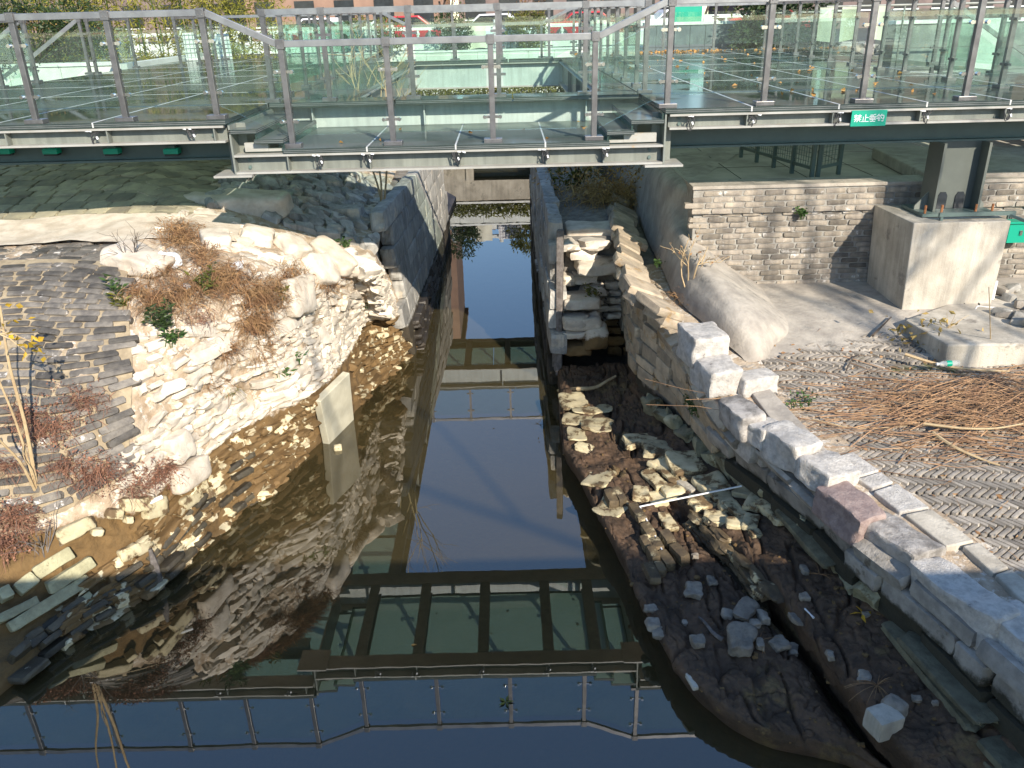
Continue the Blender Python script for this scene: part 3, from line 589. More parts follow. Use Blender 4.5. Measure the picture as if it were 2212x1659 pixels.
WY = 10.42
BW = Loft([[(2.37, WY, 1.6), (2.37, WY, 2.72)], [(9.5, WY, 1.6), (9.5, WY, 2.72)]]); BU = Loft([[(2.33, WY-.05, 2.72), (2.33, WY-.05, 3.02)], [(9.5, WY-.05, 2.72), (9.5, WY-.05, 3.02)]])
mb = MB(); lay(mb, BW, 0, 1, 0, 1, (.24, .27), (.07, .073), .1, BR, .012, 0, .02, .008, .16, 0, 1, .1); lay(mb, BU, 0, 1, 0, 1, (.24, .27), (.073, .075), .1, BR, .010, 0, .01, .006, .1, 0, 1, .05)
bw = mb.build('brick_wall', m_wbrick); mb = MB(); mb.bb(2.36, 9.6, WY+.005, WY+.35, 1.2, 2.72); mb.bb(2.33, 9.6, WY-.044, WY+.35, 2.722, 3.03)
o = mb.build('mortar', m_wmortar); o.parent = bw
mb = MB(); mb.bb(2.31, 9.6, WY-.07, WY+.37, 3.032, 3.075); o = mb.build('coping', m_conc2, bevel=.008); o.parent = bw
tag(bw, 'long low wall of yellowish grey bricks with darker top courses under the bridge', 'brick wall')
# upper paving behind it
mb = MB(); mb.bb(2.45, 16, WY+.36, 33.2, .9, 2.95); struct(mb.build('upper_paving', m_paving2))
mb = MB()
for i in range(12): mb.bb(2.5, 15, 11.2+i*1.15, 11.21+i*1.15, 2.951, 2.953)
for i in range(12): mb.bb(3.2+i*.9, 3.21+i*.9, 10.8, 24, 2.954, 2.956)
struct(mb.build('paving_joints', m_dark))
mb = MB(); a, b_, c, d = at(1885, 318, 3.12), at(2000, 375, 3.12), at(2500, 372, 3.12), at(2500, 312, 3.12)
mb.prism([q+np.array([0, 0, -.165]) for q in (a, b_, c, d)], (0, 0, .165)); tag(mb.build('low_platform', m_conc2, bevel=.02), 'low stone platform on the paving right of the steel column', 'platform')
# right lock pier and its facing
PL = Loft([[(.72, 11.45, -.3), (.74, 11.5, 1.2), (.76, 11.55, 2.2)], [(.72, 18, -.3), (.74, 18, 1.2), (.76, 18, 2.2)], [(.9, 26, -.3), (.9, 26, 1.2), (.9, 26, 2.2)]])
mb = MB(); lay(mb, PL, 0, 2, 0, 2, (.5, 1.0), (.26, .33), .22, AS, .01, 0, .02, .02, .2, 0, 1, .15); pw = mb.build('lock_pier', m_ashlar)
mb = MB(); mb.bb(.82, 1.95, 11.9, 26, -.5, 2.02); o = mb.build('pier_core', m_walljoint); o.parent = pw
PF = Loft([[(.74, 11.42, .25), (.76, 11.62, 1.2), (.78, 11.72, 2.0)], [(1.28, 11.55, .25), (1.28, 11.7, 1.2), (1.28, 11.8, 2.0)]])
mb = MB(); lay(mb, PF, 0, 1, 0, 2, (.26, .52), (.13, .24), .5, RU, .03, .06, .10, .06, .3, 0, 1, .5)
PG = Loft([[(1.25, 11.75, .25), (1.25, 11.9, 1.2), (1.25, 12.0, 2.0)], [(1.85, 11.7, .25), (1.88, 11.9, 1.2), (1.9, 12.0, 2.0)]]); lay(mb, PG, 0, 1, 0, 2, (.2, .36), (.10, .18), .3, RU, .02, .1, .12, .1, .3, 0, 1, .4)
o = mb.build('broken_pier_face', m_pale, smooth=True); o.parent = pw
tag(pw, 'broken stone pier on the right of the narrow water with jutting ashlar', 'stone pier')
tag(rock('cap_stone', m_pale, at(1292, 492, 2.12)-np.array([0, -.22, .10]), (.98, .62, .2), R(-3), 61, 12, 9, .04), 'large flat cap stone lying on top of the right pier', 'cap stone')
tag(rock('jutting_stone', m_pale, (1.33, 11.62, 1.72), (.72, .5, .17), R(2), 62, 10, 8, .05), 'long stone jutting out second from the top of the right pier', 'stone', 'jutting stones of the right pier')
tag(rock('jutting_stone', m_pale, (1.02, 11.4, 1.28), (.52, .5, .17), R(-3), 63, 10, 8, .05), 'square stone jutting out over the mossy hollow of the right pier', 'stone', 'jutting stones of the right pier')
tag(rock('jutting_stone', m_pale, (1.03, 11.3, .98), (.56, .4, .2), R(4), 64, 10, 6, .08), 'bleached stone jutting out below the mossy hollow of the right pier', 'stone', 'jutting stones of the right pier')
for i, (x, y, l, w, h, lab) in enumerate([(1242, 690, .34, .3, .16, 'yellowish squarish block at the left foot of the right pier'), (1240, 720, .36, .3, .12, 'thin pale slab under the squarish block at the pier foot'), (1245, 752, .42, .3, .16, 'lowest pale slab at the foot of the right pier'), (1285, 725, .34, .4, .32, 'chunky angular boulder leaning in the corner of the right pier')]):
    p = at(x, y, Y=11.25); tag(rock('foot_stone', m_pale, p, (l, w, h), U(-.2, .2), 66+i, 9, 6, .09), lab, 'stone', 'stones at the pier foot')
mb = MB()
for k in range(3): mb.bar((.70-.02*k, 11.2+.12*k, .2), (.72-.02*k, 11.28+.12*k, 2.35-.5*k), .09, .1)
mb.bar((.66, 11.5, .1), (.64, 16, .1), .12, .2); mb.bar((.68, 11.5, .5), (.66, 16, .5), .10, .14)
tag(mb.build('timber_guide', m_wood, bevel=.01), 'split grey timbers standing in the slot at the right pier edge', 'timber')

# ================================================================== FOOTBRIDGE  (glass decked steel walkway around a hole over the lock)
BY = 9.42; ZU, ZL = 4.12, 3.80
br = thing('footbridge', 'steel and glass footbridge with a sunken middle section crossing above the lock', 'footbridge', (0, 0, 0))
# --- beams: I sections with stiffeners
def ibeam(a, b, z0, z1, fw=.2, name='beam', m=(m_steel, m_flange), web=.016, ft=.022, stiff=None, side=-1, bolts=()):
    a = np.array([*a, 0.]); b = np.array([*b, 0.]); t = norm(b-a); n = np.array([-t[1], t[0], 0])*side
    mb = MB(); z = np.array([0, 0, 1.])
    mb.bar(a+z*(z0+z1)/2, b+z*(z0+z1)/2, web, z1-z0-2*ft)
    for k in stiff or ():
        p = a+t*k; mb.bar(p+n*.012+z*(z0+z1)/2, p+n*(fw/2-.012)+z*(z0+z1)/2, .014, z1-z0-2*ft-.004)
    o = mb.build(name, m[0], br)
    mb = MB(); mb.bar(a+z*(z0+ft/2), b+z*(z0+ft/2), fw, ft); mb.bar(a+z*(z1-ft/2), b+z*(z1-ft/2), fw, ft); f = mb.build('flange', m[1] if len(m) > 1 else m[0], o)
    if bolts:
        for k, zz in bolts: MB().disc(a+t*k+n*.016+z*zz, n, .02, .022, 6).build('bolt', m_steeld, o)
    return o
fst = [-5.35+.001, -4.2, -3.32]
ibeam((-8.6, BY), (-3.05, BY), 3.88, 4.06, .24, 'front_beam', stiff=[x+8.6 for x in (-7.5, -6.45, -5.42, -4.32, -3.16)], bolts=[(5.4, 4.0), (5.4, 3.95)])
ibeam((1.78, BY), (9.6, BY), 3.90, 4.06, .24, 'front_beam', stiff=[x-1.78 for x in (2.62, 3.55, 4.5, 5.42, 6.4, 7.4)], bolts=[(.12, 4.01), (.12, 3.95)])
ibeam((-2.98, BY), (1.72, BY), 3.54, 3.745, .26, 'low_beam', stiff=[.58, 1.48, 2.46, 3.42, 4.05], bolts=[(.13, 3.60), (.13, 3.68), (4.57, 3.60), (4.57, 3.68)])
ibeam((-3.1, 11.35), (1.95, 11.35), 3.53, 4.06, .3, 'inner_beam', (mat('white painted steel', (.44, .475, .46), (.36, .39, .38), .42, 1.2, .04, 60, c3=(.52, .54, .52), c3th=.6, streak=.16), m_flange), stiff=[.6, 2.05, 4.15])
ibeam((-2.25, 20.35), (1.55, 20.35), 3.53, 4.06, .3, 'inner_beam', (MATS['white painted steel'], m_flange), stiff=[2.0])
ibeam((-2.1, 11.5), (-2.1, 20.3), 3.6, 4.06, .2, 'hole_beam', stiff=[1.7, 3.6, 5.5], side=-1)
ibeam((1.35, 11.5), (1.35, 20.3), 3.6, 4.06, .2, 'hole_beam', stiff=[2, 4, 6], side=1)
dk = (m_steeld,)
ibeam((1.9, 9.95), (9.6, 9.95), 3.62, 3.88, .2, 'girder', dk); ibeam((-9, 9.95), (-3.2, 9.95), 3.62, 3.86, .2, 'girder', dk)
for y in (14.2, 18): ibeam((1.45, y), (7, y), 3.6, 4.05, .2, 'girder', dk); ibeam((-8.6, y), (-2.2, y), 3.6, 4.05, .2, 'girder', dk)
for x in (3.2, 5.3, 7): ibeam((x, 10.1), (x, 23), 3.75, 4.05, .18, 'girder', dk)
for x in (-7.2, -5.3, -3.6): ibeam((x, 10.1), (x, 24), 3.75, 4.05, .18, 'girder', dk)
for x in (-2.35, -1.5, -.53, .45, 1.15): ibeam((x, BY+.14), (x, 11.2), 3.54, 3.74, .16, 'cross_beam', (m_steel,))
for x in (-2.2, -1.2, -.1, 1.0, 1.6): ibeam((x, 20.6), (x, 22.3), 3.54, 3.74, .16, 'cross_beam', (m_steel,))
ibeam((-2.4, 22.4), (1.7, 22.4), 3.54, 3.745, .24, 'low_beam')
# wide bottom plate and hangers at both ends of the sunken part
for sx, x0 in ((-1, -3.22), (1, 1.52)):
    mb = MB(); mb.bb(x0, x0+.42, 9.24, 9.66, 3.514, 3.537); mb.build('end_plate', m_flange, br)
    xx = -2.99 if sx < 0 else 1.735
    mb = MB(); mb.bb(xx-.01, xx+.01, BY-.12, BY+.12, 3.54, 4.06); mb.bb(xx-.11, xx+.11, BY+.122, BY+.138, 3.54, 4.06); mb.bb(xx-.012, xx+.012, BY+.14, 11.2, 3.56, 4.05); mb.build('hanger', m_steel, br)
# steel step bearers
for q in ((-2.88, -2.62, 3.86), (-2.62, -2.44, 3.795), (1.30, 1.66, 3.86), (1.12, 1.3, 3.795)): MB().bb(q[0]+.001, q[1]-.001, BY-.02, BY+.04, 3.765, q[2]).build('step_bearer', m_flange, br)
# --- glass deck panels
m_body = glass('clear glass body', (.80, .92, .86))
def slab_glass(x0, x1, y0, y1, z0, z1):
    mb = MB(); V = [(x, y, z) for z in (z0, z1) for y in (y0, y1) for x in (x0, x1)]; mb.add(V, [(4, 5, 7, 6)], 0); mb.add(V, [(0, 2, 3, 1)], 1); mb.add(V, [(0, 1, 5, 4), (2, 6, 7, 3), (0, 4, 6, 2), (1, 3, 7, 5)], 2); return mb
def deck(x0, x1, y0, y1, z):
    mb = slab_glass(x0, x1, y0, y1, z-.052, z); o = mb.build('deck_panel', [m_deckp if z < 4 else m_deck, m_body, m_glassedge], br)
    mb = MB()
    for zz in (z-.037, z-.019):    # pale interlayers showing on the front edge
        mb.bb(x0+.002, x1-.002, y0-.004, y0+.002, zz-.003, zz+.003)
    mb.build('edge_strip', m_eline, o)
    return o
def field(xs, ys, z):
    for i in range(len(xs)-1):
        for j in range(len(ys)-1): deck(xs[i]+.009, xs[i+1]-.009, ys[j]+.009, ys[j+1]-.009, z)
field([-8.7, -6.75, -5.6, -4.45, -3.01], [9.30, 11.05, 12.9, 14.8, 16.7, 18.6, 20.5, 22.5, 24.4], ZU)
field([-3.01, -2.02], [11.62, 13.4, 15.2, 17, 18.8, 20.2], ZU)
field([1.72, 2.66, 3.6, 4.55, 5.45, 6.4, 7.6], [9.30, 11.05, 12.9, 14.8, 16.7, 18.6, 20.5, 23.0], ZU)
field([1.28, 1.72], [11.62, 13.4, 15.2, 17, 18.8, 20.2], ZU)
field([-3.01, -1.4, .1, 1.72], [11.06, 11.6], ZU); field([-3.01, -1.4, .1, 1.72], [20.2, 20.75], ZU)
field([7.6, 9.6], [9.30, 11.05], ZU)
field([-2.44, -1.52, -.55, .43, 1.14], [9.28, 11.2], ZL); field([-2.44, -.5, 1.14], [20.8, 22.5], ZL)
# seams of sealant between panels
mb = MB()
for y in (11.05, 12.9, 14.8, 16.7, 18.6, 20.5, 22.5): mb.bb(-8.7, -3.02, y-.014, y+.014, ZU-.05, ZU+.0015); mb.bb(1.73, 7.6, y-.014, y+.014, ZU-.05, ZU+.0015)
for x in (-6.75, -5.6, -4.45): mb.bb(x-.014, x+.014, 9.31, 24.3, ZU-.05, ZU+.001)
for x in (2.66, 3.6, 4.55, 5.45, 6.4): mb.bb(x-.014, x+.014, 9.31, 23, ZU-.05, ZU+.001)
for x in (-1.52, -.55, .43): mb.bb(x-.009, x+.009, 9.29, 11.2, ZL-.05, ZL+.001)
mb.build('sealant_seam', m_seam, br)
# --- steps (two glass treads with glass risers each side)
stg = glass('step glass', (.55, .68, .64), dirt=.35, dirtcol=(.42, .48, .46)); m_riser = glass('riser glass', (.25, .45, .40), dirt=.12, dirtcol=(.2, .32, .29))
for x0, x1, z in ((-3.0, -2.70, 4.012), (-2.74, -2.42, 3.905), (1.36, 1.72, 4.012), (1.10, 1.40, 3.905)):
    mb = slab_glass(x0, x1, 9.30, 11.05, z-.045, z); o = mb.build('step', [m_deckp, m_body, m_glassedge], br)
    mb = MB()
    for zz in (z-.032, z-.015): mb.bb(x0+.004, x1-.004, 9.297, 9.303, zz-.003, zz+.003); xe = x1 if x0 < 0 else x0; mb.bb(xe-.003, xe+.003, 9.31, 11.04, zz-.003, zz+.003)
    mb.build('edge_strip', m_eline, o)
for x, z0, z1 in ((-2.995, 4.012, 4.066), (-2.715, 3.905, 3.965), (-2.43, 3.80, 3.858), (1.705, 4.012, 4.066), (1.375, 3.905, 3.965), (1.115, 3.80, 3.858)):
    mb = MB(); mb.bb(x-.01, x+.01, 9.32, 11.03, z0+.001, z1+.002); mb.build('riser', m_riser, br)
# --- railing
PH = 1.06
pm = MB(); pm.bb(-.03, .03, -.03, .03, .03, PH-.05); POSTM = pm.build('railing_post', m_post, br, bevel=.004)
bm_ = MB(); bm_.bb(-.10, .10, -.07, .07, 0, .045); BASEM = bm_.build('base_plate', m_post, POSTM, bevel=.004)
cmb = MB(); cmb.bb(-.042, .042, -.045, .045, PH-.055, PH+.04)
for sx in (-.02, .02):
    for sz in (-.025, .02): cmb.disc((sx, -.046, PH+sz), (0, 1, 0), .006, .006, 8)
CAPM = cmb.build('rail_joint', m_post, POSTM, bevel=.006)
def clamp(z, s_):
    mb = MB()
    if 1: mb.bar((s_*.03, 0, z), (s_*.075, 0, z), .016, .03); mb.disc((s_*.085, -.012, z), (0, 1, 0), .02, .045, 10)
    return mb
CL = [clamp(z, q).build('glass_clamp', m_chrome, POSTM) for z in (.27, .78) for q in (-1, 1)]
fm = MB(); fm.bb(-.028, .028, -.028, .028, .03, PH-.04); fm.bb(-.09, .09, -.06, .06, 0, .04); fm.bb(-.04, .04, -.04, .04, PH-.05, PH+.035)
for z in (.27, .78):
    for s_ in (-1, 1): fm.bar((s_*.028, 0, z), (s_*.09, 0, z), .04, .032)
FARP = fm.build('railing_post', m_post, br)
first = {'n': True, 'f': True}
def post(x, y, z, rz=0, near=False):
    if near:
        if first['n']: first['n'] = False; o = POSTM
        else: o = copy_tree(POSTM, br)
    else:
        if first['f']: first['f'] = False; o = FARP
        else: o = copy_tree(FARP, br)
    o.location = (x, y, z); o.rotation_euler.z = rz; return o
def run(pts, near=False, g=None, glass_=True):
    pts = [np.array(p, float) for p in pts]
    for i, p in enumerate(pts):
        q = pts[i+1] if i+1 < len(pts) else pts[i-1]; post(*p, math.atan2(q[1]-p[1], q[0]-p[0]) % math.pi, near)
    for p, q in zip(pts, pts[1:]):
        t = norm((q-p)*np.array([1, 1, 0])); h = np.array([0, 0, PH-.005]); e = .042 if near else .03
        mb = MB(); mb.bar(p+h+t*e*.9, q+h-t*e*.9, .045, .068); mb.build('handrail', m_rail, br, bevel=.004 if near else 0)
        if glass_:
            mb = MB(); a, b = p+t*.055, q-t*.055; n = np.array([-t[1], t[0], 0])*.006
            mb.prism([a-n+[0, 0, .13], b-n+[0, 0, .13], b-n+[0, 0, .90], a-n+[0, 0, .90]], 2*n); mb.build('glass_panel', g or m_glassrail, br)
run([(x, BY, ZU) for x in (-8.5, -7.4, -6.2, -5.1, -4.12, -3.13)]+[(x, BY, ZL) for x in (-2.35, -1.24, -.14, .97)]+[(x, BY, ZU) for x in (1.76, 2.81, 3.88, 5.0, 6.1, 7.2, 8.3)], True)
run([(x, 11.22, ZU) for x in (-2.98, -2.25, -1.17, -.07, 1.03, 1.80)])
run([(-3.05, y, ZU) for y in (12.35, 13.5, 14.65, 15.8, 16.95, 18.1, 19.25, 20.4, 21.5)], g=m_glassgreen)
run([(1.85, y, ZU) for y in (12.3, 13.45, 14.6, 15.8, 16.95, 18.1, 19.25, 20.4, 21.5)])
run([(x, 20.55, ZU) for x in (-2.2, -1.15, -.05, 1.05, 1.75)])
run([(-3.0, 22.3, ZU), (-2.3, 22.3, ZL), (-1.2, 22.3, ZL), (-.1, 22.3, ZL), (.95, 22.3, ZL), (1.75, 22.3, ZU)])
run([(-8.6, y, ZU) for y in (11.5, 12.7, 13.9, 15.1, 16.25)]); run([(-8.6, y, ZU) for y in (18.7, 19.7, 20.75)]); run([(-7.6, y, ZU) for y in (20.9, 22.2, 23.5, 24.3)]+[(x, 24.3, ZU) for x in (-6.4, -5.2, -4.1, -3.05)])
run([(6.1, y, ZU) for y in (10.7, 12.0, 13.4, 14.3)]); run([(6.15, 15.6, ZU), (6.25, 16.95, ZU), (6.35, 18.3, ZU), (6.45, 19.6, ZU), (6.6, 21.2, ZU), (6.7, 22.9, ZU), (5.4, 22.9, ZU), (4.1, 22.9, ZU), (2.9, 22.9, ZU), (1.8, 22.9, ZU)])
run([(7.1, 14.3, ZU), (7.2, 12.9, ZU), (7.3, 11.6, ZU)])
# stair flights down to either side with sloping handrails
for x0, dx, y0, y1 in ((-8.65, -1, 16.4, 18.6), (7.35, 1, 12.0, 15.2)):
    mb = MB()
    for k in range(10):
        x = x0+dx*.3*k; mb.bb(min(x, x+dx*.32), max(x, x+dx*.32), y0, y1, ZU-.17*(k+1)-.04, ZU-.17*(k+1))
    mb.build('stair_step', m_conc, br)
    for y in (y0, y1):
        mb = MB(); mb.bar((x0, y, ZU-.12), (x0+dx*3.1, y, ZU-1.85), .05, .22); mb.build('stringer', m_steel, br)
        run([(x0+dx*.05, y, ZU), (x0+dx*1.2, y, ZU-.68), (x0+dx*2.4, y, ZU-1.36), (x0+dx*3.1, y, ZU-1.76)])
# --- columns
def column(x, y, z0, z1, w=.55, d=.36, ww=.46):
    mb = MB(); mb.bb(x-w/2, x-w/2+.03, y-d/2, y+d/2, z0+.04, z1); mb.bb(x+w/2-.03, x+w/2, y-d/2, y+d/2, z0+.04, z1); mb.bb(x-w/2+.03, x+w/2-.03, y-.012, y+.012, z0+.04, z1)
    o = mb.build('column', mat('column steel with deck shade', (.12, .132, .115), (.09, .10, .088), .42, 1.6, .05, 80), br)  # steel tone darkened, the deck's shadow is put into the colour
    mb = MB(); mb.bb(x-w/2-.16, x+w/2+.16, y-d/2-.10, y+d/2+.10, z0, z0+.035); mb.build('base_plate', m_steeld, o)
    for sx in (-.105, .105):
        mb = MB(); c = np.array([x+sx, y-.013, 0]); mb.prism([c+[-.055, 0, z0+.036], c+[.055, 0, z0+.036], c+[.055, 0, z0+.19], c+[.03, 0, z0+.235], c+[-.03, 0, z0+.235], c+[-.055, 0, z0+.19]], (0, -.012, 0)); mb.build('gusset', m_dark, o)
    for s_ in (-1, 1):
        mb = MB(); xx = x+s_*w/2; mb.prism([(xx, y-.01, z0+.036), (xx+s_*.14, y-.01, z0+.036), (xx+s_*.14, y-.01, z0+.08), (xx, y-.01, z0+.24)], (0, .02, 0)); mb.build('fin', m_steel, o)
    for sx in (-w/2-.12, -.2, .2, w/2+.12): MB().tube([(x+sx, y-d/2-.06, z0+.03), (x+sx, y-d/2-.06, z0+.13)], .014, 6).build('anchor_bolt', m_rust, o)
    return o
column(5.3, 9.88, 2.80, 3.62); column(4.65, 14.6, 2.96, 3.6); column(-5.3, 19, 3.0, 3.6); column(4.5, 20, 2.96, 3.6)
pb = MB(); c = [(4.66, 9.36), (5.78, 9.36), (5.80, 10.37), (4.62, 10.37)]; cb = [(4.70, 9.36), (5.76, 9.36), (5.78, 10.37), (4.68, 10.37)]
pb.add([(x, y, 1.70) for x, y in cb]+[(x, y, 2.79) for x, y in c], [(3, 2, 1, 0), (4, 5, 6, 7), (0, 1, 5, 4), (1, 2, 6, 5), (2, 3, 7, 6), (3, 0, 4, 7)])
tag(pb.build('plinth', m_conc, bevel=.012), 'square pale concrete plinth carrying the steel column on the terrace', 'plinth')
mb = MB(); mb.bar((4.98, 9.45, 2.86), (5.86, 9.45, 2.86), .035, .045); mb.bar((5.80, 9.45, 2.84), (5.92, 9.3, 2.79), .03, .03); mb.bb(5.0, 5.03, 9.44, 9.47, 2.79, 2.84); mb.bb(5.78, 5.81, 9.44, 9.47, 2.79, 2.84)
tag(mb.build('steel_bar', m_steeld), 'dark steel bar lying along the front of the plinth top', 'bar')
# --- cables and connectors hanging at the deck joints
def cable(x, y, z, seed):
    random.seed(seed); mb = MB()
    for k in range(3):
        a = U(-.05, .05); pts = [(x+U(-.1, .1), y+.02, z), (x+a, y-.03, z-U(.02, .06)), (x+a*.5+U(-.03, .03), y-.04, z-U(.09, .17)), (x+U(-.04, .04), y-.035, z-U(.05, .1)), (x+U(-.1, .1), y, z-.01)]
        mb.tube(_cr(np.array(pts), np.linspace(0, 4, 14)), .005, 5)
    o = mb.build('cable_loop', m_black); mb = MB()
    for k in range(2): xx = x+U(-.10, .08); mb.bar((xx, y-.03, z-.012), (xx+.035, y-.035, z-.012-U(.0, .012)), .012, .012)
    mb.bar((x+.02, y-.04, z-.07), (x+.03, y-.04, z-.10), .016, .016); c = mb.build('connector', m_white, o)
    return o
for i, (x, z, lab) in enumerate(((-4.45, 4.05, 'black cable tangle under the left deck edge between two floodlights'), (-3.4, 4.05, 'black cable tangle beside the bolts ending the left front beam'), (2.0, 4.05, 'black cable tangle beside the two bolts starting the right front beam'), (2.66, 4.05, 'black cable tangle midway between those bolts and the green sign'), (3.6, 4.05, 'black cable tangle just left of the green sign'), (4.55, 4.05, 'black cable tangle just right of the green sign'), (5.45, 4.05, 'black cable tangle above the steel column'), (6.4, 4.05, 'black cable tangle at the frame edge beyond the steel column'), (-2.05, 3.74, 'black cable loop beside the glass steps of the sunken deck, left end'), (-1.52, 3.74, 'black cable loop under the sunken deck joint nearest the left steps'), (-.55, 3.74, 'black cable loops under the middle joint of the sunken deck'), (.43, 3.74, 'black cable loops under the sunken deck joint nearest the right steps'), (1.08, 3.74, 'slanting black cable with white connector below the right glass steps'))): tag(cable(x, 9.34 if z > 4 else 9.32, z, i*7+1), lab, 'cable', 'cables hanging under the deck edges')
random.seed(99)
# --- the sign: 禁止垂钓 built from strokes, white on green
sg = MB(); SX0, SX1, SZ0, SZ1 = 3.74, 4.12, 3.885, 4.055; SYP = BY-.135
sg.bb(SX0, SX1, SYP, SYP+.006, SZ0+.005, SZ1); sign = sg.build('no_fishing_sign', m_green)
tag(sign, 'green sign with four white Chinese characters fixed on the right front beam', 'sign')
GL = {
 '禁': [[(0, 85), (44, 85)], [(22, 99), (22, 56)], [(20, 82), (3, 62)], [(24, 82), (42, 64)], [(54, 85), (98, 85)], [(76, 99), (76, 56)], [(74, 82), (56, 62)], [(78, 82), (97, 62)], [(18, 48), (82, 48)], [(4, 33), (96, 33)], [(50, 33), (50, 2), (40, 4)], [(28, 24), (10, 6)], [(70, 24), (90, 6)]],
 '止': [[(52, 98), (52, 5)], [(52, 58), (90, 58)], [(22, 66), (22, 5)], [(2, 5), (98, 5)]],
 '垂': [[(84, 97), (50, 90), (16, 87)], [(50, 90), (50, 4)], [(4, 70), (96, 70)], [(2, 48), (98, 48)], [(10, 27), (90, 27)], [(26, 70), (26, 27)], [(74, 70), (74, 27)], [(18, 4), (82, 4)]],
 '钓': [[(22, 98), (2, 74)], [(14, 82), (44, 82)], [(8, 60), (42, 60)], [(2, 40), (44, 40)], [(24, 60), (24, 8), (44, 22)], [(62, 98), (50, 66)], [(58, 82), (95, 82), (93, 30), (88, 5), (70, 10)], [(60, 56), (76, 38)]],
}
mb = MB(); cw = .078
for k, ch in enumerate('禁止垂钓'):
    ox = SX0+.028+k*.0825; oz = SZ0+.050
    for st in GL[ch]:
        for (a, b), (c, d) in zip(st, st[1:]):
            A = np.array([ox+a/100*cw, SYP-.0025, oz+b/100*cw]); B = np.array([ox+c/100*cw, SYP-.0025, oz+d/100*cw]); t = norm(B-A)*.003
            mb.bar(A-t, B+t, .0064, .004, up=(0, 1, 0))
mb.build('lettering', m_white, sign)
# --- green floodlights under the left deck
for i, px_ in enumerate((10, 112, 243, 372)):
    p = at(px_, 326, Y=9.84); t = thing('floodlight', ('green floodlight half cut off by the frame edge under the deck', 'green floodlight next to the one cut off by the frame', 'green floodlight third along the girder, before the steps one', 'green floodlight nearest the glass steps')[i], 'floodlight', tuple(p), 'green floodlights under the left deck')
    mb = MB(); mb.bb(-.085, .085, -.06, .06, -.03, .03); mb.build('housing', m_green, t, bevel=.008); mb = MB(); mb.bb(-.075, .075, -.052, .052, -.048, -.032); mb.build('lens', m_dark, t)
    mb = MB(); mb.bb(-.04, .04, .0, .06, .031, .06); mb.build('bracket', m_steeld, t)

# --- the bridge the viewer stands on: its unseen parapet is made solid to shade the foreground
vb = thing('viewing_bridge', 'low concrete bridge under the viewpoint, its unseen parapet closed to shade the foreground', 'bridge')
mb = MB(); mb.bb(-14, 14, -4.2, .12, 3.2, 3.55); mb.build('deck', m_conc, vb); mb = MB(); mb.bb(-14, 14, .125, .30, 3.2, 4.22); mb.build('parapet', m_conc, vb)

# ================================================================== VEGETATION helpers
def leaves(mb, P, D, Lr, Wr, bend=.25, mi=0, up=None):
    """diamond leaves: P base points, D directions"""
    n = len(P); D = norm(D); L = rng.uniform(*Lr, n)[:, None]; Wd = rng.uniform(*Wr, n)[:, None]
    r = norm(np.cross(D, rng.normal(size=(n, 3)))); nn = np.cross(D, r)
    V = np.stack([P, P+D*L*.45+r*Wd*.5+nn*L*bend*.2, P+D*L+nn*L*bend*-.4, P+D*L*.45-r*Wd*.5+nn*L*bend*.2], 1).reshape(-1, 3)
    F = (np.arange(n)[:, None]*4+np.arange(4)[None]).tolist(); mb.add(V, F, mi); return mb
def blades(mb, P, D, Lr, w, droop=.5, seg=3, mi=0, wob=.0):
    """thin curved ribbons for grass, straw, twigs"""
    n = len(P); D = norm(D); L = rng.uniform(*Lr, n)[:, None]; r = norm(np.cross(D, np.array([0, 0, 1.])+rng.normal(size=(n, 3))*.4)); w = w*rng.uniform(.6, 1.4, n)[:, None]
    side = norm(rng.normal(size=(n, 3))); rows = []
    for k in range(seg+1):
        t = k/seg; c = P+D*L*t+np.array([0, 0, -1.])*(L*droop*t*t)+side*L*wob*math.sin(t*2.6); ww = w*(1-.75*t)
        rows.append(np.stack([c-r*ww/2, c+r*ww/2], 1))
    V = np.stack(rows, 1).reshape(-1, 3); F = []
    for k in range(seg):
        b = np.arange(n)*(seg+1)*2+k*2; F += np.stack([b, b+1, b+3, b+2], 1).tolist()
    mb.add(V, F, mi); return mb
def rdir(n, zmin=-1, zmax=1, flat=1.):
    z = rng.uniform(zmin, zmax, n); a = rng.uniform(0, 2*math.pi, n); h = np.sqrt(np.maximum(1-z*z, .02))*flat
    return np.stack([np.cos(a)*h, np.sin(a)*h, z], 1)
def branches(mb, p, d, L, r, depth, spread=.55, seg=5, tips=None, grav=0., ratio=.72, kids=(2, 3)):
    pts = [np.array(p, float)]; d = norm(d)
    for k in range(seg):
        d = norm(d+rng.normal(size=3)*.09+np.array([0, 0, grav])); pts.append(pts[-1]+d*L/seg)
    mb.tube(pts, np.linspace(r, r*.62, seg+1), 6 if r > .02 else 4, cap=False)
    if depth == 0:
        if tips is not None: tips.extend(pts[2:])
        return
    for _ in range(random.randint(*kids)):
        i = random.randint(max(1, seg-3), seg); dd = norm(d+rng.normal(size=3)*spread); branches(mb, pts[i], dd, L*ratio*U(.8, 1.15), r*.6, depth-1, spread, seg, tips, grav, ratio, kids)
